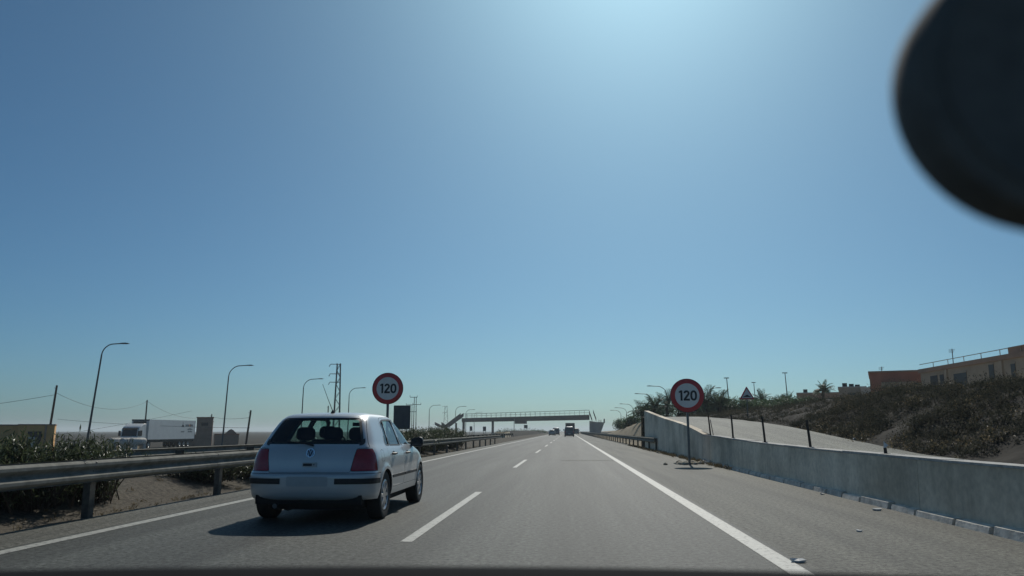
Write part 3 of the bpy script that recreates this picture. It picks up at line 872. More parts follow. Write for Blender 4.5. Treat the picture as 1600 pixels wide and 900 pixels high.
# dark printed surround and rubber of the rear window
def ring_patch(poly, inn, axis, sgn, off, m, parent, name):
    mb = MB(); n = len(poly); vs = []
    for q in (grow(poly, .018), grow(poly, -inn)):
        for p in q:
            o_ = Vector((sgn * 3, p[0], p[1])) if axis == 'x' else Vector((p[0], sgn * 6 + 2, p[1])); d_ = Vector((-sgn, 0, 0)) if axis == 'x' else Vector((0, -sgn, 0))
            hit, _, _, _ = solid_bvh.ray_cast(o_, d_)
            vs.append((hit if hit is not None else o_ + d_ * 5) - d_ * off)
    mb.add(vs, [(i, (i + 1) % n, n + (i + 1) % n, n + i) for i in range(n)])
    return mb.build(name, m, parent, True, fix=False)
ring_patch(WR_, .028, 'y', -1, .003, 'trim', gate, 'window_surround')
for s in (-1, 1):
    for S, d in ((S1, 'r'), (SQ, 'r'), (S2, 'f')): ring_patch(S, .004, 'x', s, .003, 'trim', doors[(s, d)], 'window_seal')
# mouldings cut from a slightly inflated body
def moulding(name, mbx, m, parent, off=.011):
    o = loft(GP, [z for z in zs if .40 < z < .70], off, 12, 60).build(name, m)
    cut(o, mbx, 'INTERSECT', m); o.parent = parent
    o.data.shade_smooth(); o.data.set_sharp_from_angle(angle=R(30)); return o
moulding('bumper_strip', MB().box(.36, 1, -.2, .40, .502, .572), 'black', bumper)
moulding('bumper_strip', MB().box(-1, -.36, -.2, .40, .502, .572), 'black', bumper)
for s in (-1, 1):
    moulding('side_moulding', MB().box(min(s * .7, s * 1), max(s * .7, s * 1), 1.14, 1.925, .525, .565), 'trim', doors[(s, 'r')], .010)
    moulding('side_moulding', MB().box(min(s * .7, s * 1), max(s * .7, s * 1), 1.965, 2.93, .525, .565), 'trim', doors[(s, 'f')], .010)
patch(solid_bvh, round_poly([(-.27, .475), (.27, .475), (.27, .598), (-.27, .598)], .015), 'y', -1, .006).build('number_plate', 'plate', bumper, True, fix=False)
# emblem: ring, blue field, V over W
yb = .1; zb_ = .892
hit = solid_bvh.ray_cast(Vector((0, -3, zb_)), Vector((0, 1, 0)))[0]; yb = hit.y
em = MB().lathe([(0, -.006), (.050, -.006), (.052, 0)], 32, 'y').build('emblem', 'emblem_blue', gate, 30)
em.location = (0, yb - .004, zb_); em.rotation_euler = (R(-10), 0, 0)
MB().lathe([(.048, -.004), (.048, -.013), (.059, -.013), (.061, 0)], 32, 'y').build('ring', 'chrome', em, 30)
mb = MB()
stroke(mb, [(-.022, .042), (.0, .006), (.022, .042)], .0085, -.006, .006)
stroke(mb, [(-.042, .018), (-.019, -.040), (.0, .002), (.019, -.040), (.042, .018)], .0085, -.0062, .006)
mb.build('letters', 'chrome', em)
hit = solid_bvh.ray_cast(Vector((0, -3, .745)), Vector((0, 1, 0)))[0]
nb = MB().box(-.095, .095, -.012, .006, -.028, .028).build('name_badge', 'plate', gate); nb.location = (.005, hit.y - .002, .745); nb.rotation_euler = (R(-5), 0, 0)
MB().box(-.085, .035, -.0135, -.0122, -.018, .014).build('dark_lettering', 'black', nb)
MB().box(.052, .066, -.0135, -.0122, -.008, .010).build('dark_lettering', 'black', nb)
wp = MB().tube([(0, 0, 0), (-.18, .006, .035), (-.36, .02, .05)], [.014, .009, .006], 6).build('wiper', 'black', gate, 40); hitw = solid_bvh.ray_cast(Vector((0, -3, .985)), Vector((0, 1, 0)))[0]; wp.location = (.02, hitw.y - .012, .99)
# door handles, mirrors
for s in (-1, 1):
    for nm, yh, zh in (('r', 1.20, .855), ('f', 2.12, .845)):
        hx = solid_bvh.ray_cast(Vector((s * 3, yh + .07, zh)), Vector((-s, 0, 0)))[0].x
        h = MB().tube([(0, 0, 0), (s * .032, .025, 0), (s * .034, .13, .004), (0, .16, .004)], [.016, .015, .015, .014], 8).build('handle', 'black', doors[(s, nm)], 40); h.location = (hx, yh, zh)
        MB().lathe([(.005, 0), (.042, s * .003), (.048, -s * .002)], 20, 'x').build('handle_recess', 'trim', h, 30).location = (0, .08, -.006)
    mh = [(.0, -.05), (.19, -.06), (.215, -.01), (.205, .075), (.16, .10), (.02, .075)]
    mm = MB().prism(round_poly([(s * a, b) for a, b in mh], .04), 'y', -.045, .05)
    mo = mm.build('door_mirror', 'trim', car, 35); mo.location = (s * .775, 2.78, .985)
    bv = mo.modifiers.new('bevel', 'BEVEL'); bv.width = .02; bv.segments = 3
    MB().prism([(s * a, b) for a, b in ((.03, -.04), (.185, -.045), (.195, .06), (.15, .08), (.03, .06))], 'y', -.047, -.0465).build('mirror_glass', 'darkglass', mo)
# roof aerial
an = MB().lathe([(0, .05), (.012, .045), (.028, .012), (.035, 0)], 14, 'z').build('aerial', 'black', car, 40); an.location = (.06, .80, 1.418)
MB().tube([(0, 0, .03), (-.055, -.10, .22), (-.10, -.20, .40)], [.006, .004, .003], 6).build('whip', 'black', an, 40)
# underbody, exhaust, axle, wheels
UP = dict(GP); UP['yr'] = const(.18); UP['yf'] = const(3.95); UP['w'] = const(.66); UP['flare'] = 0
loft(UP, [.17, .2, .26, .33], 0, 10, 10).build('underbody', 'under', car, 30)
MB().box(-.70, .70, .085, .22, .245, .36).build('rear_valance', 'under', car)
MB().tube([(-.42, .30, .245), (-.42, .12, .235), (-.42, .04, .225)], [.032, .032, .032], 12).build('exhaust_pipe', 'chrome', car, 40)
MB().tube([(-.30, .45, .25), (-.30, .20, .25)], [.10, .10], 12).build('silencer', 'under', car, 40)
for s in (-1, 1):
    for wy in (.775, 3.285): wheel(car, s * .755, wy, .318, .20, s, 8)
MB().tube([(-.7, .775, .30), (.7, .775, .30)], .05, 8).build('axle', 'under', car, 40)
# seats seen through the rear window
def seat(x, y, wd, hb, heads):
    mb = MB(); prof = [(0, .45), (.48, .45), (.50, .56), (.12, .58), (-.02, hb), (-.13, hb), (-.06, .5)]
    mb.prism(round_poly([(y + a, b) for a, b in prof], .06), 'x', x - wd / 2, x + wd / 2)
    o = mb.build('seat', 'inside', car, 40); bv = o.modifiers.new('b', 'BEVEL'); bv.width = .03; bv.segments = 2
    for hx in heads:
        h = MB().prism(round_poly([(hx - .14, hb + .02), (hx + .14, hb + .02), (hx + .125, hb + .20), (hx - .125, hb + .20)], .08, 6), 'y', y - .13, y - .03).build('headrest', 'inside', o, 40)
        b2 = h.modifiers.new('b', 'BEVEL'); b2.width = .025; b2.segments = 2
seat(0, 1.02, 1.22, 1.03, (-.36, 0.04, .40))
seat(-.36, 2.05, .50, 1.05, (-.36,)); seat(.36, 2.05, .50, 1.05, (.36,))
MB().prism([(2.42, .55), (2.95, .55), (2.95, .99), (2.62, .99), (2.45, .90)], 'x', -.66, .66).build('car_dashboard', 'inside', car)
st = MB().lathe([(.17 + .016 * math.cos(a), .016 * math.sin(a)) for a in [2 * math.pi * i / 8 for i in range(8)]], 28, 'y', closed=True).build('steering_wheel', 'black', car, True); st.location = (-.36, 2.36, .97); st.rotation_euler = (R(-25), 0, 0)
im = MB().box(-.11, .11, -.015, .015, -.03, .03).build('interior_mirror', 'black', car); im.location = (0, 2.46, 1.28)
MB().box(-.62, .62, .22, .70, .93, .95).build('parcel_shelf', 'inside', car)

# ------------------------------------------------------------------ shrubs, palms and trees
def leaf_blade(mb, p, d, up, L, wd, bend=.15):
    """one lance-shaped leaf: four triangles, folded and bent"""
    d = d.normalized(); s = d.cross(up)
    if s.length < 1e-4: s = d.cross(Vector((1, 0, 0)))
    s.normalize(); n = s.cross(d)
    m_ = p + d * L * .5 + n * bend * L * .5; e = p + d * L - n * bend * L * .2
    mb.add([p, m_ + s * wd / 2, e, m_ - s * wd / 2], [(0, 1, 2), (0, 2, 3)])
def rdir(rg, up=0.0):
    while True:
        v = Vector((rg.uniform(-1, 1), rg.uniform(-1, 1), rg.uniform(-1, 1)))
        if .05 < v.length < 1: break
    v.normalize(); v.z += up; return v.normalized()

def oleander_meshes(seed, wd, dp, ht, nstem, lf=1.0):
    rg = random.Random(seed); fol = MB(); stems = MB()
    for i in range(nstem):
        bx_ = rg.gauss(0, wd * .16); by_ = rg.gauss(0, dp * .16)
        a = rg.uniform(0, 2 * math.pi); q = rg.uniform(.25, 1.0)
        tx, ty = bx_ * 1.2 + math.cos(a) * wd * .42 * q, by_ * 1.2 + math.sin(a) * dp * .42 * q
        tz = ht * rg.uniform(.7, .97) * (1 - .42 * q * q)
        p0 = Vector((bx_, by_, 0)); p2 = Vector((tx, ty, tz)); p1 = (p0 + p2) / 2 + Vector((rg.uniform(-.06, .06), rg.uniform(-.06, .06), .12 * ht))
        cv = [p0 * (1 - t) ** 2 + p1 * 2 * t * (1 - t) + p2 * t * t for t in (0, .25, .5, .75, 1)]
        stems.tube(cv, [.011, .010, .008, .006, .004], 4, False)
        nl = int(rg.randint(26, 44) * lf)
        for j in range(nl):
            t = .12 + .88 * (j / nl) ** .75
            c = p0 * (1 - t) ** 2 + p1 * 2 * t * (1 - t) + p2 * t * t
            c = c + Vector((rg.gauss(0, .05), rg.gauss(0, .05), rg.gauss(0, .04)))
            if c.z < .03: c.z = .03
            leaf_blade(fol, c, rdir(rg, .22), Vector((0, 0, 1)), rg.uniform(.06, .125), rg.uniform(.014, .026), rg.uniform(-.1, .3))
    return fol.mesh('foliage', 'oleander', fix=False), stems.mesh('stems', 'bark', fix=False)
OM = [oleander_meshes(s, 1.75, 1.4, 1.05, 170, 1.3) for s in (1, 2, 3, 4)]
SHRUBS = [  # x, y, scale xyz, label
    (-7.70, 6.9, (1.0, 1.0, .84), 'oleander shrub at the very left edge, under the nearest rail'),
    (-7.62, 8.9, (1.0, 1.05, .98), 'oleander shrub left of the nearest guardrail post'),
    (-7.68, 10.6, (1.05, 1.1, 1.08), 'tall oleander shrub right behind the nearest guardrail post'),
    (-7.60, 12.0, (1.0, .85, 1.04), 'oleander shrub with pale leaf tips beside the bare gravel gap'),
    (-7.72, 16.2, (1.0, .9, .62), 'low oleander shrub left of the silver car, past the gravel gap'),
    (-7.66, 18.0, (.95, .95, .58), 'low oleander shrub hidden partly by the silver car'),
    (-7.7, 34.5, (1.0, 1.3, 1.18), 'oleander shrub just right of the car mirror behind the rail'),
    (-7.6, 37.2, (1.05, 1.4, 1.28), 'second oleander shrub in the hedge right of the silver car'),
    (-7.75, 40.0, (1.0, 1.4, 1.2), 'third oleander shrub in the hedge right of the silver car'),
    (-7.6, 43.0, (1.1, 1.5, 1.32), 'middle oleander shrub of the median hedge under the street lamps'),
    (-7.7, 46.2, (1.05, 1.5, 1.42), 'bushy oleander shrub in front of the footbridge stairs'),
    (-7.65, 49.5, (1.0, 1.5, 1.35), 'last but one oleander shrub of the median hedge'),
    (-7.75, 52.5, (1.0, 1.4, 1.15), 'last oleander shrub at the far end of the median hedge'),
]
rg = random.Random(77)
for i, (x, y, s, lb) in enumerate(SHRUBS):
    t = thing('oleander_shrub', lb, 'shrub', (x, y, median_z(x, y) - .05), rg.uniform(0, 6.28), 'oleander shrubs in the median')
    f, st_ = OM[i % 4]
    t.scale = s
    link_mesh('foliage', f, t); link_mesh('stems', st_, t)

# low dry weeds along the median edge and the foot of the wall
def tufts(name, pts, m, seed, L=(.05, .16), n=(8, 18)):
    rg = random.Random(seed); mb = MB()
    for (x, y, z) in pts:
        for k in range(rg.randint(*n)):
            leaf_blade(mb, Vector((x + rg.gauss(0, .04), y + rg.gauss(0, .05), z)), rdir(rg, 1.0), Vector((0, 0, 1)), rg.uniform(*L), rg.uniform(.006, .014), .2)
    return tag(mb.build(name, m, None, False, fix=False), 'small dry weeds and grass tufts', 'weeds', None, 'stuff')
rg = random.Random(5)
tufts('dry_grass', [(-6.66 - abs(rg.gauss(0, .12)), rg.uniform(5, 60), -.012) for i in range(200)] + [(x_, y_, median_z(x_, y_)) for x_, y_ in [(rg.uniform(-9, -6.7), rg.uniform(5, 40)) for i in range(90)]], 'dry', 11, (.04, .11), (5, 10))
tufts('dry_grass', [(5.0 - abs(rg.gauss(0, .12)), rg.uniform(24, 62), 0) for i in range(220)], 'dry', 12, (.05, .2))

# scrub covering the shaded bank
def scrub():
    rg = random.Random(21); mb = MB(); dry = MB()
    for i in range(8600):
        y = rg.uniform(2, 105) if rg.random() < .6 else rg.uniform(9, 36)
        x = rg.uniform(9.7, 16.5) if rg.random() < .75 else 14.2 + abs(rg.gauss(0, 3.0))
        if nz(x, y, .35, 9) < -.30: continue
        z = bank_z(x, y); big = rg.random()
        r = rg.uniform(.10, .28) if big < .8 else rg.uniform(.28, .62)
        r *= 1 + 1.1 * max(0, nz(x, y, .22, 4))
        tgt = dry if rg.random() < .07 else mb
        nl = int(14 + 90 * r)
        for k in range(nl):
            d = rdir(rg, .35); d.z = abs(d.z)
            c = Vector((x, y, z - .02)) + Vector((d.x * r, d.y * r, d.z * r * .8)) * rg.uniform(.25, 1)
            leaf_blade(tgt, c, rdir(rg, .4), Vector((0, 0, 1)), rg.uniform(.05, .13), rg.uniform(.02, .045), .2)
    tag(mb.build('scrub', 'scrub', None, False, fix=False), 'dark low scrub covering the shaded bank', 'scrub', None, 'stuff')
    tag(dry.build('dry_scrub', 'dry', None, False, fix=False), 'pale dry tufts dotted over the bank', 'scrub', None, 'stuff')
scrub()

def frond(mb, base, az, el, L, rg, droop=.7, wd=.5):
    d = Vector((math.cos(az) * math.cos(el), math.sin(az) * math.cos(el), math.sin(el)))
    pts = []; p = base.copy(); n = 9
    for i in range(n):
        pts.append(p.copy()); p = p + d * (L / n)
        d = (d + Vector((0, 0, -droop * (.6 + i * .12) / n * 1.6))).normalized()
    mb.tube(pts, [.03 * (1 - i / n) + .008 for i in range(n)], 4, False)
    for i in range(1, n - 1):
        for sub in (0, .5):
            c = pts[i] + (pts[i + 1] - pts[i]) * sub
            t_ = (pts[i + 1] - pts[i]).normalized(); s = t_.cross(Vector((0, 0, 1))).normalized(); u = (i + sub) / n
            ln = L * .26 * math.sin(math.pi * min(1, .2 + u * .82)) + .05
            for sg in (-1, 1):
                leaf_blade(mb, c, (s * sg + t_ * .75 + Vector((0, 0, rg.uniform(-.25, .15)))), Vector((0, 0, 1)), ln, wd * .13, -.1)
def palm(label, x, y, z, trunk, L, n, seed, hz=None):
    rg = random.Random(seed)
    t = thing('palm_tree', label, 'palm tree', (x, y, z), 0, 'palm trees beyond the ramp')
    prof = [Vector((.04 * math.sin(i * .8), .03 * math.cos(i), trunk * i / 8)) for i in range(9)]
    prof[0].z = -.3
    MB().tube(prof, [.22, .18, .17, .16, .17, .16, .17, .18, .20], 9).build('trunk', 'bark', t, 50)
    mb = MB()
    for i in range(n):
        frond(mb, Vector((0, 0, trunk)), 2.4 * i + rg.uniform(-.3, .3), R(rg.uniform(-15, 78)), L * rg.uniform(.8, 1.1), rg, rg.uniform(.5, 1.0))
    mb.build('crown', 'palm', t, False, fix=False)
    return t
def px_ground(px, Y): return aty(px, 600, Y)[0]
for i, (px, py, Y, L, n, lb) in enumerate([
        (1004, 640, 82, 1.9, 22, 'small leaning palm at the left end of the green clump'),
        (1022, 634, 84, 2.0, 22, 'palm in the clump just left of the right speed sign'),
        (1042, 630, 88, 2.3, 24, 'palm whose fronds touch the left rim of the right speed sign'),
        (1103, 624, 84, 2.4, 26, 'spreading palm directly right of the right speed sign'),
        (1124, 630, 82, 2.4, 26, 'broad low palm between the speed sign and the warning sign'),
        (1190, 622, 96, 1.7, 26, 'slender palm standing right of the triangular warning sign'),
        (1218, 628, 115, 1.8, 24, 'left palm of the pair on the bank near the tall pole'),
        (1232, 624, 112, 1.8, 24, 'right palm of the pair at the foot of the tall pole'),
        (1286, 606, 92, 1.6, 28, 'dense round-headed palm beside the rooftop houses')]):
    X, zc = aty(px, py, Y); zg = bank_z(X, Y)
    palm(lb, X, Y, zg, max(.6, zc - zg - .3), L, n, 30 + i)

def leafy_tree(name, label, x, y, z, hgt, rad, n, seed, cat='tree', group=None, m='tree', trunk=.35, leaf=(.12, .3)):
    rg = random.Random(seed)
    t = thing(name, label, cat, (x, y, z), 0, group)
    st = MB(); st.tube([(0, 0, -.3), (.05, 0, hgt * trunk), (0, .08, hgt * .75)], [.07 * rad, .05 * rad, .015], 7)
    cl = []
    for i in range(13):
        d = rdir(rg, .15); c = Vector((d.x * rad * .62, d.y * rad * .62, hgt * (trunk + .32) + d.z * hgt * .30)); cl.append((c, rad * rg.uniform(.28, .46)))
        st.tube([(0, 0, hgt * trunk * rg.uniform(.6, 1.2)), tuple(c)], [.03 * rad, .01], 5, False)
    st.build('trunk', 'bark', t, 50)
    mb = MB()
    for i in range(n):
        c, r = rg.choice(cl); d = rdir(rg)
        q = c + d * r * rg.random() ** .4
        leaf_blade(mb, q, rdir(rg, .2), Vector((0, 0, 1)), rg.uniform(*leaf), rg.uniform(leaf[0] * .5, leaf[1] * .5), .2)
    mb.build('crown', m, t, False, fix=False)
    return t
for i, (px, py, Y, hh, rad, lb) in enumerate([
        (1030, 652, 92, 2.3, 2.0, 'dark rounded bush at the left of the ramp crest'),
        (1060, 652, 90, 2.6, 2.3, 'dark bush behind the right speed sign disc'),
        (1092, 652, 88, 2.5, 2.2, 'dark bush right of the speed sign post'),
        (1120, 652, 86, 2.2, 2.0, 'dark bush under the broad low palm'),
        (1144, 655, 84, 1.6, 1.9, 'low dark bush left of the warning sign post'),
        (1162, 652, 80, 1.2, 2.0, 'dark bush below the triangular warning sign'),
        (1184, 650, 82, 1.2, 2.1, 'dark bush at the foot of the slender palm'),
        (1206, 647, 84, 1.2, 2.2, 'dark bush between the slender palm and the palm pair'),
        (1232, 643, 86, 1.2, 2.2, 'dark bush at the foot of the palm pair'),
        (1258, 638, 84, 1.1, 2.0, 'dark bush in front of the house with the roof tanks'),
        (1012, 650, 88, 2.2, 1.8, 'dark bush under the small leaning palm by the wall end'),
        (975, 662, 125, 1.5, 2.3, 'small dark bush on the mound beyond the wall'),
        (988, 656, 108, 1.6, 1.9, 'dark bush on the mound touching the wall end')]):
    X, zc = aty(px, py, Y); zg = bank_z(X, Y)
    leafy_tree('bush', lb, X, Y, zg - .15, hh, rad, 3000, 60 + i, 'bush', 'bushes on the ramp crest', 'tree', .15)
for i, (px, py, Y, rad, lb) in enumerate([
        (786, 676, 235, 2.6, 'low dark bush under the footbridge, left'), (797, 674, 240, 3.0, 'dark flat-topped bush under the middle of the footbridge'),
        (822, 673, 255, 3.0, 'round bush below the hanging sign of the bridge'), (836, 675, 280, 3.2, 'pale green bush right of the hanging sign'), (846, 676, 310, 2.6, 'farthest small bush left of the distant cars')]):
    X, zc = aty(px, py, Y)
    leafy_tree('bush', lb, X, Y, -.25, zc + .9, rad, 700, 80 + i, 'bush', 'far bushes under the footbridge', 'tree', .12, (.2, .45))

# ------------------------------------------------------------------ street lamps and poles
def lamp(label, px, py_top, Y, side=1, zg=None, hgt=None, lean=0.0, reach=2.2, group='street lamps on the left'):
    X, zt = aty(px, py_top, Y)
    zg = ground_z(X, Y) if zg is None else zg
    h = zt - zg
    t = thing('street_lamp', label, 'street lamp', (X - lean * h * 0, Y, zg), 0, group)
    r0 = reach * .62; pts = [(lean * 0, 0, -.2), (lean * h * .4, 0, h * .4), (lean * (h - r0), 0, h - r0)]
    x0 = lean * (h - r0)
    for i in range(1, 8):
        a = i / 8 * math.pi / 2
        pts.append((x0 + side * (r0 * (1 - math.cos(a))), 0, h - r0 + r0 * math.sin(a) * .97))
    pts.append((x0 + side * reach, 0, h))
    n = len(pts)
    MB().tube(pts, [.11, .09, .065] + [.05] * (n - 3), 8).build('pole', 'lamp', t, 50)
    MB().box(-.14, .14, -.14, .14, -.05, .25).build('base', 'lamp', t)
    hd = MB().prism(round_poly([(-.35, -.04), (.40, -.03), (.42, .02), (.1, .07), (-.35, .05)], .03), 'y', -.11, .11).build('lamp_head', 'lamp', t, 40)
    hd.location = (x0 + side * (reach + .3), 0, h); hd.scale = (side, 1, 1)
    MB().box(-.25, .28, -.09, .09, -.06, -.035).build('lens', 'pale', hd)
    return t
lamp('largest street lamp, leaning beside the white truck', 149, 537, 66, 1, lean=.075, reach=1.75)
lamp('second street lamp, rising behind the brown gabled wall', 355, 571, 88, 1, lean=.03)
lamp('third street lamp, above the left of the silver car roof', 474, 592, 110, 1, lean=.01)
lamp('fourth street lamp, between the lattice pylon and the speed sign', 546, 606, 132, 1)
lamp('fifth street lamp, right of the grey sign back', 671, 633, 195, 1)
lamp('sixth street lamp, above the footbridge stairs', 712, 635, 205, 1)
lamp('seventh street lamp, at the left end of the footbridge', 728, 640, 240, 1)
lamp('eighth street lamp, faint above the footbridge deck', 741, 644, 275, 1)
for i, (px, py, Y, lb) in enumerate([(1041, 603, 118, 'nearest right street lamp curving left beside the speed sign'), (1018, 615, 135, 'second right street lamp curving left'),
        (989, 631, 170, 'third right street lamp above the mound'), (979, 637, 190, 'fourth right street lamp above the mound'), (970, 641, 215, 'farthest right street lamp above the mound')]):
    X, _ = aty(px, py, Y); lamp(lb, px, py, Y, -1, bank_z(X, Y) - .1, group='street lamps on the right')
def mast(label, px, py, Y, head=True):
    X, zt = aty(px, py, Y); zg = bank_z(X, Y) - .1
    t = thing('lamp_mast', label, 'mast', (X, Y, zg), 0, 'slim masts on the right')
    MB().tube([(0, 0, -.2), (-.03, 0, (zt - zg) * .5), (-.12, 0, zt - zg)], [.09, .07, .045], 8).build('pole', 'lamp', t, 50)
    MB().box(-.45, .15, -.1, .1, zt - zg - .02, zt - zg + .08).build('head', 'lamp', t)
mast('slim straight mast left of the warning sign', 1137, 591, 95)
mast('short slim mast right of the warning sign', 1179, 598, 120)
mast('tall slim mast above the pair of palms', 1228, 583, 100)
lamp('small lamp with a short arm right of the speed sign', 1110, 606, 120, 1, bank_z(aty(1110, 606, 120)[0], 120) - .1, reach=.9, group='street lamps on the right')

poles = []
def wood_pole(label, px, py_top, Y, lean=0.0, arm=False):
    X, zt = aty(px, py_top, Y); zg = ground_z(X, Y); h = zt - zg
    t = thing('utility_pole', label, 'utility pole', (X - lean * h, Y, zg), 0, 'wooden utility poles')
    MB().tube([(0, 0, -.3), (lean * h * .5, 0, h * .5), (lean * h, 0, h)], [.15, .13, .11], 8).build('pole', 'wood', t, 50)
    MB().tube([(lean * h - .02, -.05, h - .35), (lean * h - .25, -.05, h - .3)], .03, 6).build('insulator', 'lamp', t, 40)
    if arm: MB().box(-.1, .5, -.04, .04, h * .72, h * .75).build('cross_arm', 'wood', t)
    poles.append((Vector((X, Y, zt))))
    return t
wood_pole('leaning wooden utility pole behind the ochre house', 89, 602, 88, .06)
wood_pole('wooden utility pole rising behind the white trailer', 230, 625, 130, 0)
wood_pole('thin pole beside the brown tower', 331, 647, 150, 0, True)
wood_pole('leaning double wooden pole left of the silver car', 392, 641, 96, .09)
wood_pole('short stub pole just left of the silver car roof aerial', 513, 634, 160, 0)
def wire(label, a, b, sag, r=.022):
    pts = [a.lerp(b, i / 14) + Vector((0, 0, -sag * 4 * (i / 14) * (1 - i / 14))) for i in range(15)]
    tag(MB().tube(pts, r, 4).build('overhead_wire', 'wire', None, True), label, 'wire', 'overhead wires on the left')
pa = Vector((poles[0].x - 34, 80, aty(-260, 660, 80)[1]))
off = Vector((0, 0, -1.1))
wire('overhead wire from the left edge to the leaning pole by the ochre house', pa, poles[0] + off, .9)
wire('overhead wire between the ochre house pole and the pole behind the trailer', poles[0] + off * .8, poles[1] + Vector((0, 0, -.3)), 1.6)
wire('overhead wire from the trailer pole to the brown tower pole', poles[1] + Vector((0, 0, -.2)), poles[2] + Vector((0, 0, -.4)), 1.4)
wire('upper overhead wire from the brown tower to the double pole', poles[2] + Vector((0, 0, -.5)), poles[3] + Vector((0, 0, -.9)), .3)
wire('lower overhead wire passing behind the trailer to the double pole', Vector((*aty(90, 655, 130)[:1], 130, aty(90, 655, 130)[1])), poles[3] + Vector((0, 0, -2.2)), .3)
wire('lowest overhead wire behind the cab of the truck', Vector((aty(88, 680, 140)[0], 140, aty(88, 680, 140)[1])), Vector((aty(300, 642, 150)[0], 150, aty(300, 642, 150)[1])), .2)

def pylon(label, px, py_top, Y, w0, w1, arms, name='lattice_pylon'):
    X, zt = aty(px, py_top, Y); zg = ground_z(X, Y); h = zt - zg
    t = thing(name, label, 'pylon', (X, Y, zg), R(8))
    mb = MB(); wf = lambda z: w0 + (w1 - w0) * min(1, z / (h * .95))
    for sx in (-1, 1):
        for sy in (-1, 1): mb.tube([(sx * wf(0) / 2, sy * wf(0) / 2, -.3), (sx * wf(h) / 2, sy * wf(h) / 2, h)], .06, 4)
    mb.build('legs', 'lamp', t)
    br = MB(); n = int(h / 1.0)
    for i in range(n):
        z0, z1 = h * i / n, h * (i + 1) / n; a, b = wf(z0) / 2, wf(z1) / 2; s = 1 if i % 2 else -1
        for q in (-1, 1):
            br.tube([(-s * a, q * a, z0), (s * b, q * b, z1)], .032, 3); br.tube([(q * a, -s * a, z0), (q * b, s * b, z1)], .032, 3)
    br.build('bracing', 'lamp', t)
    for z in arms:
        MB().tube([(wf(h) / 2, 0, h - z), (-1.2, 0, h - z), (-1.35, 0, h - z - .35)], [.06, .05, .07], 5).build('cross_arm', 'lamp', t)
    return t
pylon('lattice electricity pylon between two lamps above the silver car', 529.5, 568, 110, 1.0, .46, (.1, 1.5, 2.7))
pylon('far small lattice pylon above the footbridge stairs', 697, 634, 300, 2.2, .8, (.2, 2.6))
for px, py, Y, lb in ((649, 620, 200, 'tall twin-pole power mast right of the grey sign'), (642.5, 632, 215, 'thinner power mast touching the grey sign')):
    X, zt = aty(px, py, Y); zg = ground_z(X, Y); h = zt - zg
    t = thing('power_mast', lb, 'mast', (X, Y, zg))
    for s in (-.35, .35): MB().tube([(s, 0, -.3), (s * .7, 0, h)], [.12, .08], 6).build('pole', 'lamp', t, 50)
    for z, a, b in ((h - .1, -1.4, .5), (h - 2.0, -.6, 1.5)): 
        MB().box(a, b, -.06, .06, z - .07, z + .07).build('cross_arm', 'lamp', t)
        for q in (a, b): MB().tube([(q, 0, z), (q, 0, z + .45)], .06, 6).build('insulator', 'lamp', t)

# ------------------------------------------------------------------ white articulated truck on the service road
TX, TY = -59.0, 103.5
tz = ground_z(TX, TY + 8) + .04
truck = thing('articulated_truck', 'white articulated truck with a box trailer facing left behind the hedge', 'truck', (TX, TY, tz))
# local: x<0 away from us, y forward is -Y (front at y=0)
cab = MB()
prof = [(0.0, .55), (0.0, 1.55), (.10, 1.75), (.32, 2.70), (.75, 3.05), (1.5, 3.42), (2.15, 3.45), (2.2, .55)]
cab.prism(round_poly(prof, .08), 'x', -2.48, 0)
c_ = cab.build('cab', 'truckwhite', truck, 35); bv = c_.modifiers.new('b', 'BEVEL'); bv.width = .06; bv.segments = 2
MB().add([(-2.32, .07, 1.68), (-.16, .07, 1.68), (-.22, .285, 2.62), (-2.26, .285, 2.62)], [(0, 1, 2, 3)]).build('windscreen', 'darkglass', c_)
MB().prism([(.38, 1.75), (1.15, 1.75), (1.15, 2.5), (.55, 2.5)], 'x', .003, .02).build('side_window', 'darkglass', c_)
MB().box(-2.4, -.08, -.06, .0, .5, .95).build('front_bumper', 'trim', c_)
MB().box(-2.2, -.28, -.03, .0, 1.0, 1.5).build('grille', 'trim', c_)
MB().prism([(.12, 2.66), (.5, 2.75), (.4, 2.9), (.1, 2.78)], 'x', -2.3, -.15).build('sun_visor', 'trim', c_)
for s in (.16, -2.64): MB().box(s - .13, s + .13, .05, .22, 1.75, 2.45).build('mirror', 'trim', c_)
MB().box(-2.45, -.02, 2.3, 16.2, .85, 1.15).build('chassis', 'under', truck)
tr = MB().box(-2.52, .02, 2.75, 16.4, 1.17, 4.02).build('trailer', 'truckwhite', truck)
MB().box(-2.54, -2.50, 2.72, 16.42, 1.15, 1.24).build('trim_rail', 'trim', tr)
MB().box(.021, .035, 2.72, 16.42, 1.16, 1.24).build('trim_rail', 'trim', tr)
MB().box(-2.535, .03, 2.735, 2.80, 3.85, 4.04).build('front_edge', 'trim', tr)
MB().box(-2.53, .03, 16.401, 16.47, 1.17, 4.03).build('rear_doors', 'greypost', tr)
MB().box(-2.1, -.4, 2.35, 2.749, 3.2, 3.8).build('cooling_unit', 'trim', tr)
